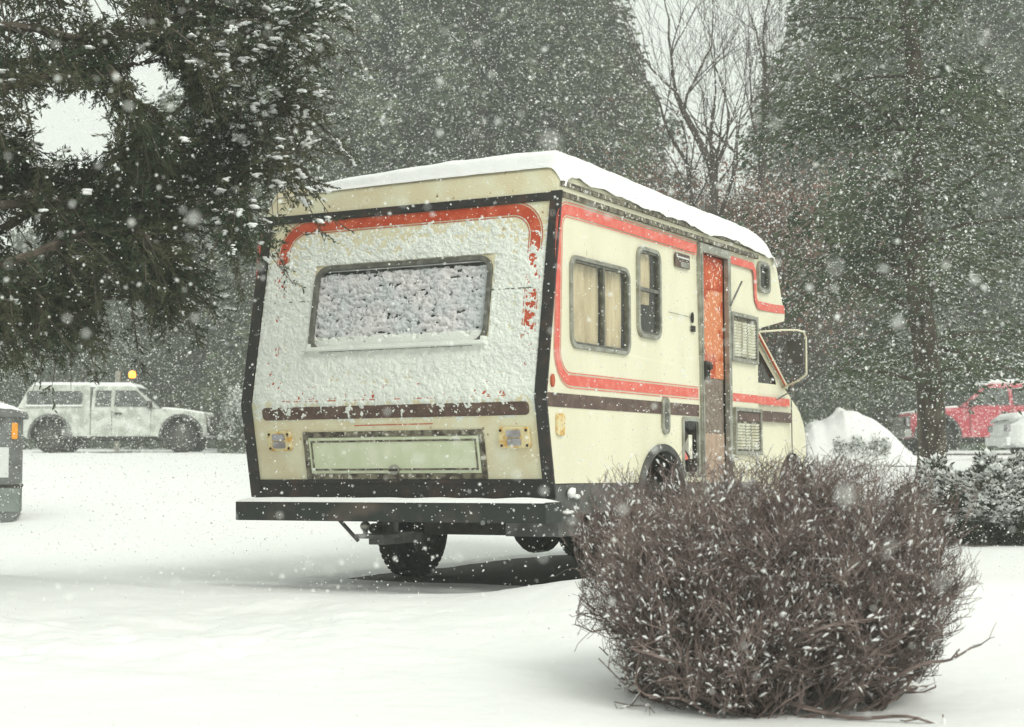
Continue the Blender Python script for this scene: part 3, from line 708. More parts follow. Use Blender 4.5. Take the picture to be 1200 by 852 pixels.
# bumper
f = MB(); f.box(-.25, -.03, -.125, 2.175, -.235, -.112)
for y in (.6, 1.6): f.box(-.04, .2, y, y + .1, -.225, -.13)
bo = part(f, 'rear_bumper', 'bumper', bev=.006)
vs = []; f = MB(); n = 60
for i in range(n + 1):
    y = -.12 + 2.29 * i / n; h = .026 + .008 * mnoise.noise(Vector((y * 5, 0, 0))); h *= min(1, (i + .3) / 2, (n - i + .3) / 2)
    for x, z in ((-.255, -.1135), (-.248, -.112 + h * .8), (-.2, -.112 + h), (-.1, -.112 + h), (-.04, -.112 + h * .8), (-.032, -.1135)): vs.append((x, y, z))
f.add(vs, [(6 * i + k, 6 * i + k + 1, 6 * i + 7 + k, 6 * i + 6 + k) for i in range(n) for k in range(5)])
part(f, 'snow_strip', 'snow', bo, True)
f = MB(); f.box(-.14, .35, 1.09, 1.20, -.385, -.315); f.box(-.20, -.02, 1.05, 1.27, -.345, -.318)
f.tube([(-.14, 1.225, -.33), (-.14, 1.225, -.29)], .016, 10)
f.tube([(-.16, 1.41, -.23), (-.12, 1.29, -.365)], .014, 6); f.box(.0, .06, 1.10, 1.19, -.33, -.15)
ht = part(f, 'tow_hitch', 'skirt_grey', bev=.003)
f = MB(); f.lathe([(.001, -.034), (.020, -.028), (.033, -.009), (.035, .004), (.028, .02), (.013, .031), (.001, .033)], (-.14, 1.225, -.268), 'z', 16); part(f, 'tow_ball', 'alu', ht, smooth=True)
# snow slab on the roof
nxg, nyg = 150, 70
xs = np.linspace(.245, 4.32, nxg); yv = np.linspace(-.022, W + .022, nyg)
# denser at the borders
tt = np.linspace(0, 1, nyg); yv = -.022 + (W + .044) * (.5 - .5 * np.cos(PI * tt)); tt = np.linspace(0, 1, nxg); xs = .262 + 4.118 * (.5 - .5 * np.cos(PI * tt))
X, Y = np.meshgrid(xs, yv, indexing='ij')
e_side = np.minimum(Y + .022, W + .022 - Y); e_rear = X - .262; e_front = 4.38 - X
def dome(e, r): return np.sqrt(np.clip(1 - (1 - np.clip(e / r, 0, 1)) ** 2, 0, 1))
roofz = np.interp(X, [.24, .272, .295, .36, 3.9, 4.28, 4.43], [1.99, 2.0, 2.045, 2.07, 2.0, 1.97, 1.89]) - .11 * np.clip(1 - np.clip(np.minimum(Y, W - Y), 0, 9) / .10, 0, 1) ** 2
rearthin = np.clip((1.95 - Y) / 1.5, .0, 1) ** .6                  # the wind has scoured the far rear corner
th = (.084 + .018 * fbm(X * 1.6, Y * 1.6, 4, 4) + .007 * fbm(X * 8, Y * 8, 3, 14)) * dome(e_side, .13) * dome(e_front, .35)
th = th * (dome(e_rear + .003, .07) * (.15 + .85 * rearthin) + (1 - dome(e_rear, .07)) * 0)
th *= 1 - .85 * np.clip((Y - 1.7) / .5, 0, 1) * np.clip(1 - e_rear / 1.2, 0, 1)
Z = roofz + th - .006
Z = np.where(e_side < 1e-6, roofz - .016 + .034 * fbm(X * 4.5, Y * 0, 4, 8), Z)
VV = np.stack([X + OFF[0], Y + OFF[1], Z + OFF[2]], -1).reshape(-1, 3)
ix = np.arange(nxg * nyg).reshape(nxg, nyg); QQ = np.stack([ix[:-1, :-1], ix[1:, :-1], ix[1:, 1:], ix[:-1, 1:]], -1).reshape(-1, 4)
npmesh('roof_snow', VV, QQ, 'snow', parent=van, smooth=True)
# wind-blown crust stuck to the rear wall
ny_, nz_ = 560, 340
yy = np.linspace(.075, W - .075, ny_); zz = np.linspace(.40, 1.80, nz_); Yg, Zg = np.meshgrid(yy, zz, indexing='ij')
big = fbm(Yg * 2.2, Zg * 2.2, 4, 31); fine = fbm(Yg * 30, Zg * 38, 3, 41); grain = fbm(Yg * 85, Zg * 85, 2, 51)
drip = fbm(Yg * 16, Zg * .9, 3, 61)
cov = np.interp(Zg, [.40, .46, .52, .62, .8, 1.2, 1.5, 1.62, 1.72, 1.80], [-1.5, -.55, -.15, .30, .45, .35, .10, -.35, -.75, -1.5])
cov = cov + np.clip((.75 - Zg) / .3, 0, 1) * (1.5 * drip + .15)
# thicker halo round the window, thin to the right flank of the red line
inw = np.minimum(np.minimum(Yg - .475, 1.785 - Yg), np.minimum(Zg - .905, 1.435 - Zg))
halo = np.clip(1 - np.abs(inw + .08) / .14, 0, 1); cov = cov + .55 * halo
cov = cov - .22 * np.clip(np.minimum(Yg, W - Yg) < .22, 0, 1) * (Zg > 1.35) 
cov = cov + 1.1 * np.clip(1 - np.abs(Zg - .60) / .07, 0, 1) + .6 * ((Zg < 1.50) & (Zg > .6) & (np.minimum(Yg, W - Yg) < .26)) - .75 * ((Yg < .22) & (Zg > .92) & (Zg < 1.2))
onred = (np.abs(Yg - .155) < .04) | (np.abs(Yg - 2.105) < .04); cov = cov - .12 * onred
h = cov * .8 + .40 * big + 1.25 * fine + .8 * grain
inside = inw > -.028
# on the glass: lumpy, with dark gaps between, bare under the top edge, piled at the bottom
hw = 1.15 + 1.5 * fbm(Yg * 26 + Zg * 10, Zg * 44, 2, 71) + .7 * grain + 1.5 * np.clip((.985 - Zg) / .06, 0, 1) - 2.6 * np.clip((Zg - 1.40) / .03, 0, 1)
h = np.where(inside, hw, h)
offn = np.where(inside, np.where(inw > 0, -.026, .014), 0.0018) + np.where(inside, .016, .006) * np.clip(h, -.9, 1.6)
edge = (inw > -.045) & (inw <= -.0) & ~((Zg < .905))
offn = np.where((inw > -.036) & (inw <= .004) & (Zg > .93), offn * 0 - .01, offn)
dn = Vector((-1.3119, 0, .2434)).normalized(); dl = Vector((-.5346, 0, -.1056)).normalized()
up_ = Zg > .5346
RX = np.where(up_, (Zg - .5346) / 1.3119 * .2434, .1056 * (1 - Zg / .5346))
VV = np.stack([RX + np.where(up_, dn.x, dl.x) * offn + OFF[0], Yg + OFF[1], Zg + np.where(up_, dn.z, dl.z) * offn + OFF[2]], -1).reshape(-1, 3)
ix = np.arange(ny_ * nz_).reshape(ny_, nz_); QQ = np.stack([ix[:-1, :-1], ix[1:, :-1], ix[1:, 1:], ix[:-1, 1:]], -1)
hq = (offn[:-1, :-1] + offn[1:, 1:] + offn[1:, :-1] + offn[:-1, 1:]) / 4
keep = np.where(inside[:-1, :-1], hq > np.where(inw[:-1, :-1] > 0, -.033, -.002), hq > -.0005)
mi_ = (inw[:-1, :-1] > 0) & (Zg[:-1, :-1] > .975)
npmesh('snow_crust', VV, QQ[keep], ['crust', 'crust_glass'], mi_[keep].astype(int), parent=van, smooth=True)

# ------------------------------------------------------------------ other vehicles
def bodyloft(poly, hw, zb, tum, nose, tail):
    def fn(x, y, z):
        e = hw - abs(y)
        if z > zb: y = y * (1 - (z - zb) * tum)
        r = max(0, 1 - e / .25) ** 2
        if x > nose: x -= (x - nose) * .5 * r
        if x < tail: x += (tail - x) * .4 * r
        if z > zb + .5: z -= .05 * r
        return (x, y, z)
    return fn
def pickup(loc, rz, label, paint, topper=True, guard=True, group=None):
    t = thing('pickup_truck', label, 'pickup truck', loc, rz)
    hw = .93
    low = [(-2.62, .52), (-2.66, .62), (-2.64, 1.20), (.72, 1.22), (1.75, 1.17), (2.42, 1.08), (2.52, .95), (2.55, .55), (2.4, .42), (-2.4, .40)]
    mb = MB(); mb.loft(low, [-hw, -hw + .05, -hw + .15, 0, hw - .15, hw - .05, hw], bodyloft(low, hw, 1.0, .1, 2.0, -2.3))
    b = mb.obj('body', [paint, 'recess'])
    c = MB()
    for x in (-1.72, 1.83):
        for s_ in (-1, 1): c.prism(arc(x, .46, .56, 0, 360, 36)[:-1], lambda u, v, w_, s_=s_: (u, s_ * w_, v), .55, 1.3, 1)
    cut(b, c, [paint, 'recess']); b.parent = t
    for x in (-1.72, 1.83):
        for s_ in (-1, 1):
            f = MB(); f.ring(arc(x, .46, .60, -8, 188, 24), arc(x, .46, .53, -8, 188, 24), lambda u, v, w_, s_=s_: (u, s_ * w_, v), .90, .965); f.obj('wheel_arch', 'skirt_grey', t)
            wheel(x, s_ * .80, .42, s_, .42, .27, t, (0, 0, 0), spokes=6)
    # cab with windows
    cp = [(-.62, 1.21), (-.60, 1.78), (-.5, 1.84), (.42, 1.84), (.55, 1.79), (1.22, 1.22)]
    mb = MB(); mb.loft(cp, [-hw + .02, -hw + .07, -hw + .15, 0, hw - .15, hw - .07, hw - .02], bodyloft(cp, hw, 1.1, .22, 9, -9)); mb.obj('cab', paint, t)
    def sidef(s_): return lambda u, v, w_: (u, s_ * (w_ - .205 * max(0, v - 1.12)), v)
    for s_ in (-1, 1):
        for pts in ([(-.52, 1.26), (-.10, 1.26), (-.10, 1.70), (-.50, 1.70)], [(.0, 1.26), (1.03, 1.26), (.58, 1.70), (.02, 1.70)]):
            f = MB(); f.prism(pts, sidef(s_), .90, .93); f.obj('window', 'carglass', t)
        f = MB(); f.box(-.06, -.045, s_ * .925 - .01, s_ * .925 + .01, .5, 1.2); f.box(-.64, -.62, s_ * .925 - .01, s_ * .925 + .01, .5, 1.2); f.box(1.0, 1.012, s_ * .925 - .01, s_ * .925 + .01, .55, 1.2)
        f.obj('door_seam', 'frame_dark', t)
        f = MB(); f.box(.03, .22, s_ * .935 - .015, s_ * .935 + .015, 1.04, 1.09); f.obj('door_handle', 'recess', t)
        f = MB(); f.box(.90, 1.05, s_ * 1.02 - .1, s_ * 1.02 + .1, 1.22, 1.40); o = f.obj('mirror', 'recess', t); bevel(o, .03)
        f = MB(); f.tube([(-1.1, s_ * .90, .40), (1.2, s_ * .90, .40)], .06, 8); f.obj('side_step', 'chassis', t)
    f = MB(); f.prism([(.62, 1.74), (1.20, 1.25), (1.22, 1.27), (.64, 1.76)], lambda u, v, w_: (u, w_, v), -.72, .72); f.obj('windshield', 'carglass', t)
    if topper:
        tp = [(-2.62, 1.21), (-2.35, 1.80), (-2.2, 1.87), (-.68, 1.87), (-.66, 1.21)]
        mb = MB(); mb.loft(tp, [-hw + .02, -hw + .07, -hw + .15, 0, hw - .15, hw - .07, hw - .02], bodyloft(tp, hw, 1.1, .16, 9, -9)); tpo = mb.obj('truck_topper', paint, t)
        for s_ in (-1, 1):
            f = MB(); f.prism(rrect(-2.38, -.72 - .15, 1.30, 1.68, .1), lambda u, v, w_, s_=s_: (u, s_ * (w_ - .14 * (v - 1.12)), v), .895, .925); f.obj('window', 'carglass', tpo)
            f = MB(); f.prism(rrect(-2.40, -.85, 1.265, 1.305, .015), lambda u, v, w_, s_=s_: (u, s_ * w_, v), .88, .935); f.obj('window_snow', 'snow', tpo)
    rf = MB(); rx0 = -2.3 if topper else -.55
    rf.loft([(rx0, 1.86 if topper else 1.83), (rx0 + .08, 1.93), (.38, 1.92), (.56, 1.80), (.4, 1.83)], [-.72, -.66, 0, .66, .72], lambda x, y, z: (x, y, z - .05 * (abs(y) > .7)))
    rf.obj('roof_snow', 'snow', t, smooth=False)
    hd = MB(); hd.loft([(1.25, 1.21), (1.30, 1.25), (1.8, 1.21), (2.38, 1.12), (2.42, 1.08), (1.8, 1.16)], [-.8, -.74, 0, .74, .8], lambda x, y, z: (x, y, z - .03 * (abs(y) > .78))); hd.obj('hood_snow', 'snow', t)
    f = MB(); f.box(2.50, 2.60, -.75, .75, .62, .98); f.obj('grille', 'frame_dark', t)
    f = MB()
    for y in (-.68, .68): f.box(2.53, 2.60, y - .13, y + .13, .74, .93)
    f.obj('headlight', 'lensglass', t)
    f = MB()
    if guard:
        f.box(2.52, 2.80, -.85, .85, .48, .70)
        for y in (-.5, .5): f.tube([(2.76, y, .6), (2.80, y, 1.02), (2.66, y, 1.14)], .04, 8)
        f.tube([(2.79, -.75, .98), (2.79, .75, .98)], .035, 8); f.tube([(2.79, -.75, .98), (2.70, -.82, .66)], .03, 6); f.tube([(2.79, .75, .98), (2.70, .82, .66)], .03, 6)
    else: f.box(2.50, 2.66, -.9, .9, .45, .65)
    f.box(-2.80, -2.62, -.85, .85, .5, .66)
    f.obj('bumper', 'chassis' if guard else 'chrome', t)
    f = MB(); f.box(-2.4, 2.4, -.6, .6, .38, .55); f.tube([(-1.72, -.8, .42), (-1.72, .8, .42)], .07, 8); f.tube([(1.83, -.8, .42), (1.83, .8, .42)], .07, 8); f.obj('chassis', 'chassis', t)
    for y in (-.88, .88):
        f = MB(); f.box(-2.68, -2.63, y - .05, y + .05, .85, 1.15); f.obj('rear_lamp', 'redlens', t)
    return t
p1 = P(142, 531, 46)
pickup((p1.x, p1.y, gz(p1.x, p1.y) - .03), 0, 'white pickup truck with a topper and dark brush guard beyond the snowy lot', 'pickup_paint')
p2 = P(1172, 531, 43)
pickup((p2.x, p2.y, gz(p2.x, p2.y) - .02), PI, 'red pickup truck half hidden behind the trunk of the big conifer', 'red_paint', topper=False, guard=False)
# snow-covered car at the right edge
p3 = P(1284, 523, 36)
t = thing('parked_car', 'white car under thick snow at the right edge, in front of the red pickup', 'car', (p3.x, p3.y, gz(p3.x, p3.y)), PI)
cpo = [(-2.1, .45), (-2.15, .8), (-1.9, .95), (-1.3, 1.0), (-.8, 1.38), (-.5, 1.42), (.3, 1.42), (.55, 1.36), (1.15, .98), (1.9, .88), (2.1, .75), (2.12, .4), (1.9, .28), (-1.9, .28)]
mb = MB(); mb.loft(cpo, [-.86, -.81, -.7, 0, .7, .81, .86], bodyloft(cpo, .86, .85, .3, 1.6, -1.7)); b = mb.obj('body', ['white_paint', 'recess'])
c = MB()
for x in (-1.3, 1.3):
    for s_ in (-1, 1): c.prism(arc(x, .33, .37, 0, 360, 28)[:-1], lambda u, v, w_, s_=s_: (u, s_ * w_, v), .5, 1.2, 1)
cut(b, c, ['white_paint', 'recess']); b.parent = t
for x in (-1.3, 1.3):
    for s_ in (-1, 1): wheel(x, s_ * .76, .31, s_, .31, .2, t, (0, 0, 0))
for s_ in (-1, 1):
    f = MB(); f.prism([(-.95, 1.02), (.98, 1.02), (.5, 1.32), (-.7, 1.32)], lambda u, v, w_, s_=s_: (u, s_ * (w_ - .26 * (v - .85)), v), .84, .87); f.obj('window', 'carglass', t)
    f = MB(); f.box(2.02, 2.12, s_ * .6 - .12, s_ * .6 + .12, .62, .76); f.obj('headlight', 'lensglass', t)
sn = MB(); sn.loft([(-1.95, .94), (-1.85, 1.08), (-1.3, 1.12), (-.85, 1.5), (-.5, 1.56), (.4, 1.55), (.7, 1.42), (1.2, 1.10), (1.85, 1.02), (2.08, .86), (1.9, .88), (1.15, .97), (.5, 1.37), (-.7, 1.38), (-1.3, .99)],
                  [-.74, -.68, -.5, 0, .5, .68, .74], lambda x, y, z: (x, y * (1 - max(0, z - .9) * .25), z - .05 * (abs(y) > .7)))
o = sn.obj('car_snow', 'snow', t, smooth=True)
f = MB(); f.box(2.08, 2.16, -.8, .8, .32, .5); f.obj('bumper', 'white_paint', t)

# ------------------------------------------------------------------ grey cabinet at the left edge
pc = P(27, 612, 18.3)
cab_w = 1.05; BA = math.radians(15); cx_ = pc.x - math.cos(BA) * (cab_w / 2 + .04); by_ = 18.3 - math.sin(BA) * cab_w / 2
cz_ = gz(cx_, 18.3) - .02
t = thing('refuse_bin', 'dark grey bin with snowy lid, orange reflector and white label at the left edge', 'bin', (cx_, by_, cz_), BA)
def bn(mb, name, mats, parent=t, bev=0, smooth=False):
    o = mb.obj(name, mats, parent, smooth=smooth)
    if bev: bevel(o, bev)
    return o
H = (612 - 487) / F * 18.3
hw = cab_w / 2
f = MB(); f.loft([(-hw + .13, -.02), (-hw + .02, .13), (-hw, .40), (-hw, H), (hw, H), (hw, .42), (hw, .13), (hw - .13, -.02)], [0, .03, .9, .93], lambda x, y, z: (x * (.985 if y in (0, .93) else 1), y, z), 0)
bb = bn(f, 'bin_body', 'bin')
f = MB(); f.box(-hw - .012, hw + .012, -.014, .944, .40, .435); bn(f, 'body_rib', 'recess', bb, .005)
f = MB(); f.box(-hw + .02, hw - .004, -.006, .01, .14, .40); bn(f, 'lower_panel', 'bin_low', bb)
f = MB(); f.loft([(-hw - .05, H), (-hw - .05, H + .05), (-hw + .1, H + .09), (hw - .1, H + .09), (hw + .055, H + .05), (hw + .055, H)], [-.06, 1.0], lambda x, y, z: (x, y, z)); ld = bn(f, 'lid', 'bin', t, .008)
f = MB(); f.loft([(-hw - .04, H + .055), (-hw + .1, H + .26), (-.15, H + .30), (hw - .35, H + .20), (hw - .08, H + .12), (hw + .05, H + .055), (hw - .1, H + .08), (-hw + .1, H + .08)], [-.055, -.03, .05, .5, .9, .98, 1.0], lambda x, y, z: (x, y, z - (.06 if (y < -.04 or y > .99) and z > H + .1 else 0))); bn(f, 'lid_snow', 'snow', ld, 0, True)
f = MB(); f.prism(rrect(hw - .10, hw - .035, H - .24, H - .06, .015), lambda u, v, w_: (u, -w_, v), 0, .02); bn(f, 'reflector', 'amber', t, .004)
f = MB(); f.prism([(hw - .235, H - .66), (hw - .125, H - .66), (hw - .125, H - .33), (hw - .235, H - .33)], lambda u, v, w_: (u, -w_, v), 0, .004)
f.prism([(hw - .35, H - .66), (hw - .245, H - .66), (hw - .245, H - .33), (hw - .35, H - .33)], lambda u, v, w_: (u, -w_, v), 0, .004)
lb = bn(f, 'label', 'paper', t)
f = MB()
for k in range(9):
    z = H - .36 - k * .032
    f.box(hw - .33, hw - .33 + random.uniform(.03, .07), -.006, -.004, z, z + .010); 
bn(f, 'print', 'ink', lb)
# amber warning light beyond the pickup
pl = P(137, 529, 50); t = thing('warning_light', 'glowing amber warning light on a pale post behind the white pickup', 'warning light', (pl.x, pl.y, gz(pl.x, pl.y)))
hz = P(155, 439, 50).z - t.location.z; dx = P(155, 439, 50).x - pl.x
f = MB(); f.box(-.07, .07, -.07, .07, -.1, hz + .10); o = f.obj('post', 'alu', t); bevel(o, .02)
f = MB(); f.tube([(0, 0, hz - .22), (dx, 0, hz - .22), (dx, 0, hz - .12)], .035, 8); f.obj('arm', 'frame_dark', t)
f = MB(); f.lathe([(.001, -.10), (.09, -.09), (.11, 0), (.08, .09), (.001, .12)], (dx, 0, hz), 'z', 20); f.obj('lamp', 'beacon', t, smooth=True)

# ------------------------------------------------------------------ vegetation
def norm(a): return a / np.maximum(np.linalg.norm(a, axis=-1, keepdims=True), 1e-9)
def sprigs(Pp, D, size, wid, flatup=0.0):
    """one kite shaped sprig (2 tris) per point, along D"""
    n = len(Pp); r = norm(rng.normal(size=(n, 3)))
    if flatup: r = norm(r * (1 - flatup) + np.array([0, 0, 1.0]) * flatup)
    side_ = norm(np.cross(D, r)); s_ = size[:, None] if hasattr(size, '__len__') else size; w_ = wid
    a = Pp; b = Pp + D * s_ * .45 + side_ * s_ * w_; c_ = Pp + D * s_; d = Pp + D * s_ * .45 - side_ * s_ * w_
    V = np.stack([a, b, c_, d], 1).reshape(-1, 3); T = np.arange(4 * n).reshape(n, 4)
    return V, T
def joinf(lst):
    Vs, Ts, ms = [], [], []; b = 0
    for V, T, m in lst: Vs.append(V); Ts.append(T + b); ms.append(np.full(len(T), m)); b += len(V)
    return np.concatenate(Vs), np.concatenate(Ts), np.concatenate(ms)
def conifer_parts(H, Rm, nb, ns, size, z0, leafmat, snow=.25, trunk_r=.2, shape=.75, droop=.35, seed=1, clump=1.0):
    global rng
    rng = np.random.default_rng(seed); rnd = random.Random(seed)
    tr = MB(); n = 14
    tr.tube([(.05 * math.sin(i), .05 * math.cos(i * 1.3), H * i / n * .99 - .2 * (i == 0)) for i in range(n + 1)], [trunk_r * (1 - i / n) ** .8 * (1.35 if i == 0 else 1) + .012 for i in range(n + 1)], 9)
    Ps, Ds = [], []
    for k in range(nb):
        u = rnd.random(); h_ = z0 + (H - z0) * (u ** .85)
        t_ = (h_ - z0) / (H - z0); L = Rm * ((1 - t_) ** shape) * rnd.uniform(.45, 1.15) + .15
        az = rnd.uniform(0, 2 * PI); dv = np.array([math.cos(az), math.sin(az), 0]); pv = np.array([-dv[1], dv[0], 0])
        el = rnd.uniform(-.15, .65) + t_ * .35; dr_ = droop * rnd.uniform(.6, 1.3)
        def at(s): return np.outer(s * L, dv) + np.outer(s * L * el - dr_ * L * s ** 2, [0, 0, 1]) + np.array([0, 0, h_])
        ss = np.linspace(0, 1, 5); pts = at(ss)
        tr.tube([tuple(p) for p in pts], [max(.006, trunk_r * .22 * (1 - s * .9) * (1 - t_ * .6)) for s in ss], 4, 0, False)
        m = max(4, int(ns / nb * (L / Rm) * 1.9)); s = rng.random(m) ** .7 * .92 + .08
        lat = rng.normal(size=m) * (.10 + .20 * L * (1 - s) ** .7) * .9; lat = np.clip(lat, -.9, .9)
        p = at(s) + lat[:, None] * pv; p[:, 2] += rng.normal(size=m) * .16 * clump * (size / .085) ** .6 - np.abs(lat) * .25
        d = norm(dv * .5 + np.sign(lat)[:, None] * pv * rng.random((m, 1)) * 1.1 + rng.normal(size=(m, 3)) * .25 + np.array([0, 0, -.25]))
        Ps.append(p); Ds.append(d)
    Pp = np.concatenate(Ps); Dd = np.concatenate(Ds); n = len(Pp); sz = size * rng.uniform(.6, 1.4, n)
    lst = [(*sprigs(Pp, Dd, sz, .22), 0)]
    pick = rng.random(n) < snow * (.5 + .9 * (vnoise(Pp[:, 0] * 1.5 + 40, Pp[:, 2] * 1.5 + Pp[:, 1], 3) > -.1))
    q = Pp[pick] + np.array([0, 0, size * .25]); lst.append((*sprigs(q, Dd[pick], sz[pick] * .6, .26, .8), 1))
    return tr, lst
def conifer(name, loc, label, leafmat, group=None, parts=None, rz=0, sc=1.0, src=None):
    t = thing(name, label, 'tree', loc, rz, group)
    if src is None:
        tr, lst = parts; tr.obj('trunk', 'bark', t)
        V, T, m_ = joinf(lst); npmesh('crown', V, T, [leafmat, 'snow'], m_, t)
    else:
        for ch in src.children:
            c = ch.copy(); COL.objects.link(c); c.parent = t
    t.scale = (sc, sc, sc)
    return t
# the big conifer on the right
pt = P(1091, 530, 19.5)
t = conifer('conifer_tree', (pt.x, pt.y, gz(pt.x, pt.y) - .02), 'big dark conifer with a bare lower trunk rising behind the snowy juniper', 'spruce',
            parts=conifer_parts(9.5, 2.05, 120, 27000, .085, 1.5, 'spruce', snow=.50, trunk_r=.17, shape=.45, droop=.28, seed=5))
t.rotation_euler = (0, math.radians(-2), 0)
# background conifers
protoA = None
lab = [
 (28, 74, 9.6, 0, 'small far conifer at the left, above the bin'),
 (100, 66, 10.5, 1, 'conifer rising behind the white pickup cab and topper'),
 (205, 62, 13.0, 2, 'conifer behind the hood of the white pickup, left of the camper van'),
 (300, 60, 20, 0, 'tall conifer right behind the left rear corner of the camper van'),
 (395, 54, 21, 1, 'tall conifer above the left end of the van roof'),
 (480, 60, 22, 2, 'tall conifer above the left half of the rear window'),
 (560, 53, 21, 0, 'tall conifer above the middle of the rear wall'),
 (635, 56, 20, 1, 'tall conifer above the right rear corner of the van'),
 (700, 62, 16.5, 2, 'last tall conifer left of the pale gap in the trees'),
 (1003, 58, 16, 1, 'conifer behind the front of the van, right of the bare trees'),
 (1030, 60, 20, 0, 'tall conifer left of the big dark trunk, behind the snow mound'),
 (1165, 58, 20, 2, 'tall conifer right of the big dark trunk, behind the red pickup'),
 (1110, 66, 22, 1, 'tall far conifer hidden behind the big dark trunk'),
 (1260, 62, 20, 0, 'tall conifer cut by the right edge of the picture'),
 (722, 72, 14.5, 0, 'ragged mid-distance conifer beside the pale gap in the trees'),
 (668, 66, 19, 2, 'tall conifer between the van corner and the pale gap'),
 (930, 70, 15.5, 1, 'mid-distance conifer behind the russet shrub and the van front'),
 (780, 84, 10.6, 1, 'distant pale conifer low behind the left bare tree'),
 (850, 78, 11.5, 0, 'distant pale conifer between the two bare trees'),
 (905, 86, 14.0, 2, 'distant pale conifer right of the second bare tree'),
 (-60, 64, 14, 2, 'conifer cut by the left edge of the picture'),
 (160, 88, 12.5, 2, 'distant conifer showing faintly behind the amber light'),
 (255, 80, 13.5, 1, 'distant conifer between the white pickup and the van'),
 (60, 90, 11.5, 0, 'distant conifer showing faintly over the truck topper'),
 (1060, 82, 17, 2, 'distant conifer faint behind the mound and big trunk'),
]
protos = {}
specs = {0: (14, 3.7, 170, 42000, .21, .6, 'spruce', .34, .22, .42, .30, 21), 1: (14, 3.3, 150, 38000, .21, .8, 'spruce_b', .38, .2, .38, .26, 22), 2: (14, 3.9, 160, 42000, .22, .4, 'spruce', .32, .24, .48, .34, 23)}
grp = 'conifers in the background'
for i, (px, Y, Hh, k, lb_) in enumerate(lab):
    p = P(px, 530, Y); loc = (p.x, Y, gz(p.x, Y) - .05)
    if k not in protos:
        s_ = specs[k]; protos[k] = conifer('background_conifer', loc, lb_, s_[6], grp, parts=conifer_parts(*s_[:6], s_[6], snow=s_[7], trunk_r=s_[8], shape=s_[9], droop=s_[10], seed=s_[11]), sc=Hh / 14, rz=i)
    else: conifer('background_conifer', loc, lb_, None, grp, src=protos[k], rz=i * 1.37, sc=Hh / 14)
    # narrow far ones less
# far woodland closing the view
rng = np.random.default_rng(77)
n = 90000; fx = rng.uniform(-75, 75, n); fy = rng.uniform(95, 125, n); top = 7.0 + 2.2 * fbm(fx * .09, fx * 0, 3, 2) + 1.5 * (((fx * .22) % 1) * (1 - (fx * .22) % 1)) * 4
fz = ground(fx, fy) + rng.random(n) ** 1.1 * top
d = norm(rng.normal(size=(n, 3)) + np.array([0, 0, -.6])); V1, T1 = sprigs(np.stack([fx, fy, fz], 1), d, .9 * rng.uniform(.5, 1.3, n), .28)
pk = rng.random(n) < .25; V2, T2 = sprigs(np.stack([fx, fy - .1, fz + .2], 1)[pk], d[pk], .4 * rng.uniform(.5, 1.3, pk.sum()), .3, .8)
V, T, m_ = joinf([(V1, T1, 0), (V2, T2, 1)]); o = npmesh('far_woodland', V, T, ['spruce', 'snow'], m_)
tag(o, 'pale far-off woodland closing the view behind the lot', 'woodland', kind='stuff')

# bare trees
def grow(mb, p, d, L, r, depth, rnd, tips, upb=.15, spread=.55, seg=4, mi=0, kids=(2, 3), lmul=.74, mn=.004):
    pts = [Vector(p)]; rad = [r]; v = Vector(d).normalized()
    for i in range(seg):
        v = (v + Vector((rnd.gauss(0, .10), rnd.gauss(0, .10), rnd.gauss(0, .08) + upb * .3))).normalized()
        pts.append(pts[-1] + v * (L / seg)); rad.append(r * (1 - .4 * (i + 1) / seg))
    mb.tube(pts, [max(x, mn) for x in rad], 6 if r > .03 else 3, mi, False)
    if depth == 0: tips.append((pts[-1], v)); return
    nk = rnd.randint(*kids)
    for k in range(nk + 1):
        s = 1 if k == 0 else rnd.uniform(.3, 1); q = pts[min(seg, max(1, round(s * seg)))]
        a = Vector((rnd.gauss(0, 1), rnd.gauss(0, 1), rnd.gauss(0, .6) + upb)); a = a - v * a.dot(v)
        if a.length < 1e-3: continue
        nv = (v + a.normalized() * (spread * (.45 if k == 0 else rnd.uniform(.7, 1.3))) + Vector((0, 0, upb * .5))).normalized()
        grow(mb, q, nv, L * lmul * rnd.uniform(.8, 1.15), rad[min(seg, max(1, round(s * seg)))] * (.78 if k == 0 else .6), depth - 1, rnd, tips, upb, spread, seg, mi, kids, lmul, mn)
def bare(px, Y, label, seeds, stems, leaf=False):
    p = P(px, 530, Y); z = gz(p.x, Y); t = thing('bare_tree', label, 'tree', (p.x, Y, z), 0)
    rnd = random.Random(seeds); tips = []; tk = MB(); cr = MB()
    for (tx, ty, r, L, dep) in stems:                    # each stem leads from the foot to a fork
        q = P(tx, ty, Y) - Vector((p.x, Y, z)); q.y = rnd.uniform(-.4, .4)
        pts = [Vector((0, 0, -.1)), q * .35 + Vector((.05, 0, 0)), q * .7, q]
        tk.tube(pts, [r * 1.5, r * 1.2, r, r * .85], 8)
        for k in range(6):
            v = Vector((rnd.uniform(-.75, .75), rnd.uniform(-.5, .5), 1)); s = rnd.uniform(.78, 1)
            grow(cr, q * s if k else q, v, L * (1 if k else 1.2), r * (.5 if k else .8), dep, rnd, tips, .16, .62, 4, 0, (1, 2), .80, .003)
    tk.obj('trunk', 'bark_grey', t); cr.obj('crown', 'bark_grey', t)
    return t, tips
t, tips = bare(846, 27, 'leafless tree with many upright twigs above the van roof', 4, [(834, 205, .085, 1.2, 5), (806, 190, .04, .9, 4)])
t, tips = bare(862, 30, 'slender leafless tree leaning right beside the big conifer group', 9, [(896, 165, .07, 1.3, 5)])
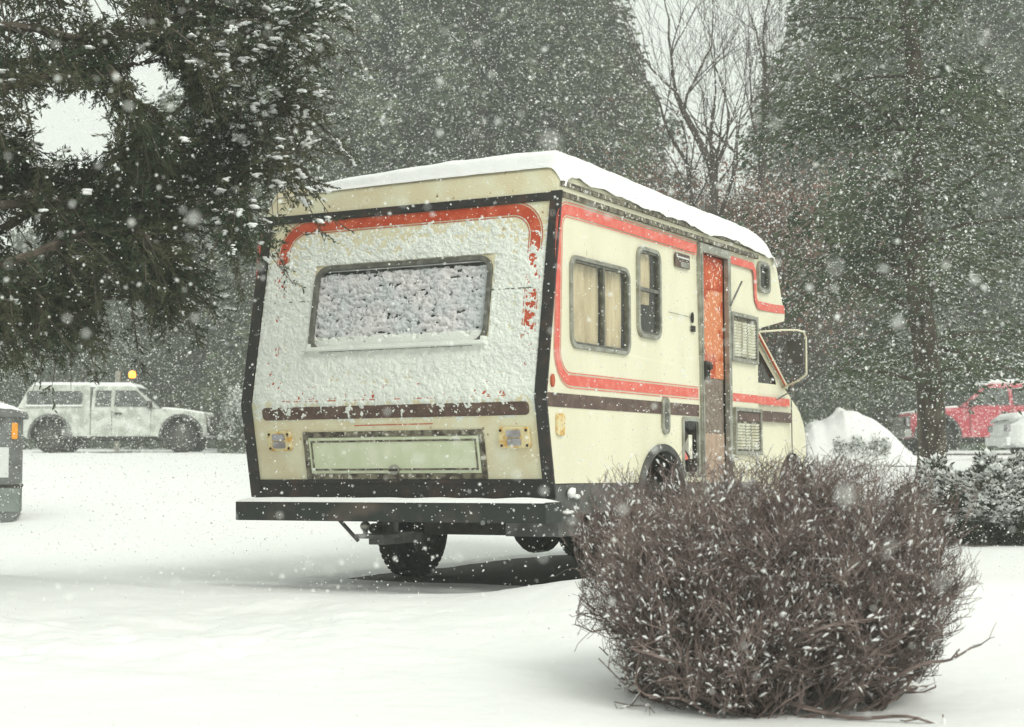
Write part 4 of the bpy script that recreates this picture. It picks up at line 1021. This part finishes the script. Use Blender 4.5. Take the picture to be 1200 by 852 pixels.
# reddish shrubs behind the van roof
def redshrub(px, Y, top, wpx, label, seed):
    p = P(px, 530, Y); z = gz(p.x, Y); t = thing('russet_shrub', label, 'shrub', (p.x, Y, z), 0, 'russet shrubs behind the van roof')
    rnd = random.Random(seed); tips = []; tk = MB(); hgt = P(px, top, Y).z - z
    for k in range(9):
        v = Vector((rnd.uniform(-1, 1) * wpx / F * Y / hgt, rnd.uniform(-.4, .4), 1)); grow(tk, (0, 0, 0), v, hgt * .38, .05, 4, rnd, tips, .12, .6, 4, 0, (2, 3), .72)
    tk.obj('branches', 'bark_grey', t)
    tp = np.array([list(a) for a, b in tips]); rep = np.repeat(tp, 5, 0); r_ = np.random.default_rng(seed); rep = rep + r_.normal(size=rep.shape) * .16
    global rng; rng = r_
    D = norm(r_.normal(size=rep.shape)); V1, T1 = sprigs(rep, D, .065 * r_.uniform(.6, 1.3, len(rep)), .3); pk = r_.random(len(rep)) < .30
    V2, T2 = sprigs(rep[pk] + [0, 0, .03], D[pk], .06 * np.ones(pk.sum()), .35, .8)
    V, T, m_ = joinf([(V1, T1, 0), (V2, T2, 1)]); npmesh('leaves', V, T, ['redleaf', 'snow'], m_, t)
redshrub(745, 31, 165, 60, 'russet twiggy shrub over the middle of the van roof', 3)
redshrub(850, 29, 200, 55, 'russet twiggy shrub over the front of the van roof', 5)
redshrub(905, 33, 200, 40, 'russet twiggy shrub beside the conifer at the van front', 8)

# near spruce whose boughs hang in from the left
def limb(mb, pts, r0, r1):
    n = len(pts); mb.tube(pts, [r0 + (r1 - r0) * i / (n - 1) for i in range(n)], 7)
def catm(pts, n=8):
    out = []; pts = [Vector(p) for p in pts]; q = [pts[0]] + pts + [pts[-1]]
    for i in range(1, len(q) - 2):
        for k in range(n):
            t_ = k / n; a, b, c_, d_ = q[i - 1], q[i], q[i + 1], q[i + 2]
            out.append(.5 * ((2 * b) + (c_ - a) * t_ + (2 * a - 5 * b + 4 * c_ - d_) * t_ ** 2 + (3 * b - a - 3 * c_ + d_) * t_ ** 3))
    out.append(pts[-1]); return out
base = Vector((-4.3, 10.2, 0)); base.z = gz(-4.3, 10.2) - .05
t = thing('near_spruce', 'near dark spruce whose snow tipped boughs hang in at the upper left', 'tree', base)
tk = MB(); tk.tube([(0, 0, 0), (.02, 0, 1.5), (-.03, 0, 3), (0, 0, 4.6), (0, 0, 7)], [.24, .19, .16, .12, .02], 12)
limbs = [
 ([(-130, 60), (0, 30), (120, 45), (230, 20), (330, -15)], 9.6, 1.0),
 ([(-130, 95), (0, 75), (110, 60), (190, 25), (240, -30)], 10.4, 1.0),
 ([(-130, 150), (-20, 110), (60, 90), (140, 80), (215, 70), (270, 60)], 9.3, .9),
 ([(-120, 330), (0, 270), (90, 215), (170, 175), (250, 120), (330, 60), (390, 20)], 9.9, 1.15),
 ([(-130, 220), (0, 215), (110, 215), (215, 190), (300, 150), (380, 110)], 10.3, 1.1),
 ([(-130, 250), (0, 240), (120, 235), (230, 220), (310, 205), (375, 180)], 9.7, 1.0),
 ([(-130, 330), (0, 310), (100, 275), (190, 255), (270, 250), (325, 245)], 9.4, 1.0),
 ([(-120, 390), (10, 345), (100, 310), (180, 300), (240, 300)], 10.2, .95),
 ([(-130, 300), (-20, 335), (60, 350), (130, 350), (190, 345)], 9.5, .8),
 ([(-130, -40), (0, -20), (140, -10), (280, 5), (370, 30)], 10.0, 1.0),
 ([(-130, 190), (-60, 150), (0, 160), (35, 200), (60, 250)], 9.8, .7),
 ([(-130, 400), (-30, 370), (40, 365), (90, 360)], 9.8, .7),
 ([(120, 235), (180, 270), (220, 310), (235, 345)], 9.7, .6),
 ([(120, 60), (165, 110), (200, 165), (230, 200)], 9.5, .7),
 ([(190, 30), (240, 70), (285, 120), (330, 170)], 10.0, .8),
]
rnd = random.Random(12); tw_p, tw_d = [], []; sn_p = []
gaps = [(88, 150, 46, 38), (172, 84, 28, 28), (32, 282, 32, 20), (198, 112, 18, 26), (118, 12, 26, 9), (245, 285, 26, 18), (150, 372, 34, 18), (15, 238, 14, 9), (300, 232, 14, 12), (62, 330, 15, 8)]
def gapped(v):
    w_ = Vector(v) - Vector((0, 0, CZ)); dpt = w_.dot(FW); px = 600 + F * w_.x / dpt; py = 426 - F * w_.dot(UPV) / dpt
    g_ = 0
    for gx, gy, rx, ry in gaps:
        if ((px - gx) / rx) ** 2 + ((py - gy) / ry) ** 2 < 1: return True, px, py
    return False, px, py
for pts, Y, rr_ in limbs:
    pts = [(x - 38 * max(0, min(1, (x - 60) / 240)), y) for x, y in pts]
    wp = [P(x, y, Y + .5 * math.sin(i * 1.3 + Y)) - base for i, (x, y) in enumerate(pts)]
    if pts[0][0] < -100: wp = [Vector((0, 0, wp[0].z - .1))] + wp
    cv = catm(wp, 7); limb(tk, cv, .035, .006)
    nT = int(len(cv) * 5.7)
    for k in range(nT):
        s = rnd.random(); i = min(len(cv) - 2, int(s * (len(cv) - 1))); q = cv[i].lerp(cv[i + 1], rnd.random()); ax = (cv[i + 1] - cv[i]).normalized()
        sd_ = Vector((rnd.gauss(0, .5), rnd.gauss(0, 1), rnd.gauss(0, .55) - .25)); dv = (ax * rnd.uniform(.3, 1.1) + sd_.normalized()).normalized()
        L = rnd.uniform(.12, .46) * (rr_) * (1.1 + .5 * mnoise.noise(q * 2.2))
        e1 = q + dv * L * .5; e2 = q + dv * L + Vector((0, 0, -.10 * L / .3))
        ok, px, py = gapped(e2 + base)
        ok2, _, _ = gapped(e1 + base)
        if ok or ok2: continue
        if px < -30: 
            if rnd.random() < .6: continue
        tk.tube([q, e1, e2], [.006, .004, .002], 3, 0, False)
        # side twiglets
        for u in range(7):
            a = rnd.uniform(.15, 1); c0 = q.lerp(e1, a * 2) if a < .5 else e1.lerp(e2, a * 2 - 1)
            dd = (dv * .8 + Vector((rnd.gauss(0, .5), rnd.gauss(0, .6), rnd.gauss(0, .4) - .2))).normalized(); ll = rnd.uniform(.07, .16)
            tw_p.append((c0, dd, ll)); 
            snowy = .03 + .55 * min(1, max(0, (px - 190) / 130)) * (mnoise.noise(Vector((c0.x * 3, c0.y * 3, c0.z * 4))) > -.15) 
            if rnd.random() < snowy * .55: sn_p.append((c0 + dd * ll * .6 + Vector((0, 0, .012)), dd, ll))
tk.obj('trunk', 'bark', t)
A = np.array([list(a) for a, b, c_ in tw_p]); D = np.array([list(b) for a, b, c_ in tw_p]); Ls = np.array([c_ for a, b, c_ in tw_p])
rng = np.random.default_rng(5); K = 18
s = rng.random((len(A), K)); PP = (A[:, None] + D[:, None] * (s * Ls[:, None])[..., None]).reshape(-1, 3)
Dr = np.repeat(D, K, 0); pr_ = norm(np.cross(Dr, norm(rng.normal(size=(len(A), 3)) * .5 + np.array([0, 0, 1.0])).repeat(K, 0)))
sg_ = np.where(rng.random(len(PP)) < .5, -1, 1)[:, None]
DD = norm(Dr * .75 + pr_ * sg_ * rng.uniform(.5, .9, (len(PP), 1)) + rng.normal(size=(len(PP), 3)) * .18); V1, T1 = sprigs(PP, DD, .030 * rng.uniform(.7, 1.3, len(PP)), .13)
# twiglet stems as thin kites
V2, T2 = sprigs(A, D, Ls, .02)
V, T, m_ = joinf([(V1, T1, 0), (V2, T2, 1)]); npmesh('crown', V, T, ['needle', 'bark'], m_, t)
sb = MB()
for c0, dd, ll in sn_p:
    r = rnd.uniform(.007, .021); sb.blob(c0, r, 0, (1.6, 1.3, .55), 6, .4)
    for e_ in range(rnd.randint(1, 4)):
        sb.blob(c0 + dd * (.013 * (e_ + 1)) + Vector((rnd.gauss(0, .004), rnd.gauss(0, .004), 0)), r * rnd.uniform(.5, .95), 0, (1.5, 1.3, .6), 5, .45)
sb.obj('bough_snow', 'snow', t, smooth=True)

# juniper at the right
def juniper(px, py, Y, hx, hy, hz_, label, seed, nsp=38000, name='juniper_shrub'):
    global rng; rng = np.random.default_rng(seed)
    p = P(px, py, Y); z = gz(p.x, Y); t = thing(name, label, 'shrub', (p.x, Y, z))
    n = nsp; u = norm(rng.normal(size=(n, 3))); u[:, 2] = np.abs(u[:, 2]); r = rng.random(n) ** .35
    lump = 1 + .22 * vnoise(u[:, 0] * 4 + seed, u[:, 1] * 4 + u[:, 2] * 3, seed)
    q = u * (r * lump)[:, None] * np.array([hx, hy, hz_]); 
    D = norm(u * np.array([1, 1, .35]) + rng.normal(size=(n, 3)) * .35 + [0, 0, .1]); V1, T1 = sprigs(q, D, .07 * rng.uniform(.6, 1.3, n), .15)
    pk = (r * lump > .70) & (u[:, 2] > .22) & (rng.random(n) < .95) & (vnoise(q[:, 0] * 9, q[:, 1] * 6 + q[:, 2] * 9, seed + 3) > -.30)
    cl = q[pk] + [0, 0, .02]; V2, T2 = sprigs(cl, D[pk], .062 * rng.uniform(.7, 1.4, len(cl)), .45, .85)
    V, T, m_ = joinf([(V1, T1, 0), (V2, T2, 1)]); npmesh('foliage', V, T, ['juniper', 'snow'], m_, t)
    st = MB(); rd_ = random.Random(seed)
    for k in range(26):
        a = rd_.uniform(0, 2 * PI); e = Vector((math.cos(a) * hx * .8, math.sin(a) * hy * .8, hz_ * rd_.uniform(.3, .8))); st.tube([(0, 0, -.03), e * .5 + Vector((0, 0, .05)), e], [.02, .012, .004], 5)
    st.obj('stems', 'bark', t)
    return t
juniper(1172, 597, 16.6, .66, .55, .80, 'snow topped juniper right of the dark trunk at the edge of the picture', 3)
juniper(1108, 594, 17.2, .56, .45, .66, 'snow topped juniper at the foot of the big dark trunk', 4, 16000)
juniper(1245, 597, 17.0, .55, .5, .68, 'snow topped juniper cut by the right edge of the picture', 6, 20000)
# snow mound over a low hedge beyond the van front
p = P(1006, 520, 33); z = gz(p.x, 33); t = thing('snow_mound', 'peaked white snow mound over a low hedge beyond the nose of the van', 'snow pile', (p.x, 33, z))
n1, n2 = 90, 40; u = np.linspace(-1, 1, n1); v = np.linspace(-1, 1, n2); U, Vv = np.meshgrid(u, v, indexing='ij')
prof = np.interp(U, [-1, -.93, -.8, -.6, -.42, -.3, -.15, .0, .2, .42, .65, .85, 1], [0, .50, .66, .70, .82, .94, .90, .84, .74, .60, .38, .15, 0])
hh = prof * 1.22 * np.sqrt(np.clip(1 - Vv ** 2, 0, 1)) * (1 + .12 * fbm(U * 3, Vv * 2, 3, 5)) 
VV = np.stack([U * 1.22, Vv * .8, hh - .03], -1).reshape(-1, 3); ix = np.arange(n1 * n2).reshape(n1, n2)
npmesh('snow_heap', VV, np.stack([ix[:-1, :-1], ix[1:, :-1], ix[1:, 1:], ix[:-1, 1:]], -1).reshape(-1, 4), 'snow', parent=t, smooth=True)
rng = np.random.default_rng(9); n = 800; q = np.stack([rng.uniform(-.62, .45, n), rng.uniform(-.80, -.66, n), .30 + .10 * rng.normal(size=n)], 1); q[:, 2] += .08 * vnoise(q[:, 0] * 5, q[:, 0] * 0, 4)
V1, T1 = sprigs(q, norm(rng.normal(size=(n, 3))), .07 * np.ones(n), .2); pk = rng.random(n) < .8; V2, T2 = sprigs(q[pk] + [0, -.02, .02], norm(rng.normal(size=(pk.sum(), 3))), .07 * np.ones(pk.sum()), .4, .6)
V, T, m_ = joinf([(V1, T1, 0), (V2, T2, 1)]); npmesh('hedge', V, T, ['spruce_b', 'snow'], m_, t)
# pale snowed-up shrub in front of the pickup's nose
t = juniper(277, 528, 45, .55, .5, 1.75, 'pale upright shrub full of snow between the pickup nose and the van', 12, 5000, 'snowy_shrub')
for ch in t.children:
    if ch.name.startswith('foliage'): ch.data.materials[0] = M['spruce_b']
# patch of dead leaves under the hedge line on the right: low ground shrub by the trunk
# ------------------------------------------------------------------ the bare bush in front
pb = Vector((P(905, 812, 6.75).x, 6.75, 0)); pb.z = gz(pb.x, pb.y) - .03
t = thing('bare_bush', 'dense leafless reddish brown bush in the snow in front of the van', 'bush', pb)
rnd = random.Random(33)
st = MB(); tw = MB(); HX, HY, HZ = .81, .62, 1.05
snowpts = []; bigsnow = []
def outline(v):                                             # is a point inside the clipped dome of the bush
    x, y, z = v; zz_ = z / HZ
    wx = np.interp(zz_, [0, .12, .35, .6, .85, 1.0], [.60, .74, .90, 1.0, .98, .88]); 
    cz2 = 1 if zz_ < .93 else 0
    xr = x / (HX * wx) ; 
    lim = .98 + .48 * mnoise.noise(Vector((x * 3.2, y * 3.2, z * 3.2)))
    topz = .97 + .05 * mnoise.noise(Vector((x * 5, y * 5, 3))) + .05 * mnoise.noise(Vector((x * 9, y * 9, 7))) - .35 * max(0, x - .45) - .25 * max(0, -x - .45)
    return abs(xr) ** 2.5 + abs(y / (HY * wx)) ** 2.5 < lim and zz_ < topz
def twigs(p, d, L, r, depth):
    seg = 3; pts = [p]; v = d.normalized(); rad = [r]
    for i in range(seg):
        v = (v + Vector((rnd.gauss(0, .20), rnd.gauss(0, .20), rnd.gauss(0, .17) + .09))).normalized()
        nx_ = pts[-1] + v * L / seg
        if not outline(nx_):
            if rnd.random() < .80: break
        pts.append(nx_); rad.append(r * (1 - .3 * (i + 1) / seg))
    if len(pts) < 2: return
    (st if r > .0055 else tw).tube(pts, rad, 5 if r > .0055 else 3, 0, False)
    if rnd.random() < .30:
        snowpts.append((pts[-1].lerp(pts[-2], rnd.random()), v))
    if r > .003 and rnd.random() < .5:
        i = rnd.randint(1, len(pts) - 1); a_, b_ = pts[i - 1], pts[i]; bigsnow.append((a_.lerp(b_, rnd.uniform(0, .4)), a_.lerp(b_, rnd.uniform(.6, 1)), r))
    if depth == 0: return
    for k in range(rnd.randint(2, 4)):
        q = pts[rnd.randint(1, len(pts) - 1)]
        a = Vector((rnd.gauss(0, 1), rnd.gauss(0, 1), rnd.gauss(.25, .8))); nv = (v * .75 + a.normalized() * .78).normalized()
        twigs(q, nv, L * rnd.uniform(.62, .95), max(.0013, r * .64), depth - 1)
for k in range(78):
    a = rnd.uniform(0, 2 * PI); rr_ = math.sqrt(rnd.random()); lean = rr_ * 1.9
    b0 = Vector((math.cos(a) * rr_ * .34, math.sin(a) * rr_ * .26, -.02))
    d = Vector((math.cos(a) * lean, math.sin(a) * lean * .8, 1 if rnd.random() < .8 else .35))
    twigs(b0, d, rnd.uniform(.26, .42), rnd.uniform(.007, .012), 6)
# thicker crooked limbs low on the right and left
for pts in ([(.15, -.2, .12), (.35, -.35, .16), (.50, -.42, .24), (.60, -.45, .26), (.70, -.42, .31)], [(.0, -.25, .08), (.22, -.42, .04), (.42, -.52, .06), (.55, -.55, .02)], [(-.1, -.2, .1), (-.35, -.4, .22), (-.6, -.42, .30)],
            [(.1, -.2, .1), (-.05, -.4, .25), (.1, -.5, .38), (.3, -.52, .42)]):
    cv = catm(pts, 4); st.tube(cv, [.011 - .008 * i / len(cv) for i in range(len(cv))], 6)
    for k in range(16):
        q = cv[rnd.randint(2, len(cv) - 1)]; twigs(q, Vector((rnd.gauss(.2, .7), rnd.gauss(0, .5), rnd.gauss(.2, .6))), .16, .004, 2)
    for q in cv: snowpts.append((q, Vector((1, 0, 0)))); snowpts.append((q + Vector((.015, 0, 0)), Vector((1, 0, 0))))
st.obj('stems', 'twig', t); 
print('bush faces', len(tw.f), len(snowpts))
tw.obj('twigs', 'twig', t)
sb = MB()
for q, v in snowpts:
    r = .0011 + .0050 * rnd.random() ** 3; e = q + v * rnd.uniform(.006, .028)
    sb.tube([q + Vector((0, 0, .002)), q.lerp(e, .5) + Vector((0, 0, .005)), e + Vector((0, 0, .002))], [r * .5, r, r * .4], 4)
for a_, b_, r0 in bigsnow:
    up_v = Vector((0, 0, r0 * .9)); q = rnd.uniform(.0025, .006)
    sb.tube([a_ + up_v, a_.lerp(b_, .35) + up_v * 1.3, a_.lerp(b_, .7) + up_v * 1.3, b_ + up_v], [q * .4, q, q * .85, q * .3], 5)
sb.obj('twig_snow', 'snow', t)

# ------------------------------------------------------------------ falling snow
def flakes(n, y0, y1, smin, smax, seed, power=2.0):
    r = np.random.default_rng(seed)
    y = (r.random(n) * (y1 ** (power + 1) - y0 ** (power + 1)) + y0 ** (power + 1)) ** (1 / (power + 1))
    x = r.uniform(-1, 1, n) * (.40 * y + .6); z = CZ + r.uniform(-.14, .42, n) * y + r.uniform(-.5, .5, n)
    gzv = ground(x, y); ok = z > gzv + .02
    return np.stack([x, y, z], 1)[ok], (smin + (smax - smin) * r.random(n) ** 2.2)[ok], r
Ps, Ss = [], []
for n, a, b, s0, s1, sd_ in ((520, .45, 2.4, .005, .009, 1), (13000, 2.2, 9, .004, .011, 2), (75000, 9, 18, .006, .014, 3), (150000, 18, 42, .011, .026, 4)):
    p_, s_, r_ = flakes(n, a, b, s0, s1, sd_); Ps.append(p_); Ss.append(s_)
Pp = np.concatenate(Ps); Sz = np.concatenate(Ss) * .5
# no flake inside the van
loc = (Pp - ow) @ Rw
inv = (loc[:, 0] > -.3) & (loc[:, 0] < 5.4) & (loc[:, 1] > -.03) & (loc[:, 1] < 2.33) & (loc[:, 2] < 2.2)
Pp = Pp[~inv]; Sz = Sz[~inv]; n = len(Pp)
ax = norm(r_.normal(size=(n, 3))); bx = norm(np.cross(ax, r_.normal(size=(n, 3)))); cx3 = np.cross(ax, bx)
sc = r_.uniform(.6, 1.3, (n, 3)) * Sz[:, None]
O = np.stack([Pp + ax * sc[:, :1], Pp - ax * sc[:, :1], Pp + bx * sc[:, 1:2], Pp - bx * sc[:, 1:2], Pp + cx3 * sc[:, 2:], Pp - cx3 * sc[:, 2:]], 1).reshape(-1, 3)
tri = np.array([(0, 2, 4), (2, 1, 4), (1, 3, 4), (3, 0, 4), (2, 0, 5), (1, 2, 5), (3, 1, 5), (0, 3, 5)])
T = (np.arange(n)[:, None, None] * 6 + tri[None]).reshape(-1, 3)
o = npmesh('falling_snow', O, T, 'flake', smooth=True); tag(o, 'falling snowflakes filling the air all over the lot', 'falling snow', kind='stuff')

# ------------------------------------------------------------------ haze
mb = MB(); mb.box(-300, 300, -45, 290, -3.0, 40)
o = mb.obj('haze', 'snow'); hm = bpy.data.materials.new('haze'); hm.use_nodes = True; n_ = hm.node_tree
for x in list(n_.nodes): n_.nodes.remove(x)
out = n_.nodes.new('ShaderNodeOutputMaterial'); pvn = n_.nodes.new('ShaderNodeVolumePrincipled')
pvn.inputs['Color'].default_value = (.93, .97, .92, 1); pvn.inputs['Density'].default_value = .0027; pvn.inputs['Anisotropy'].default_value = .2
n_.links.new(pvn.outputs[0], out.inputs['Volume']); o.data.materials[0] = hm; o['kind'] = 'stuff'
tag(o, 'snow haze in the air', 'haze', kind='stuff')
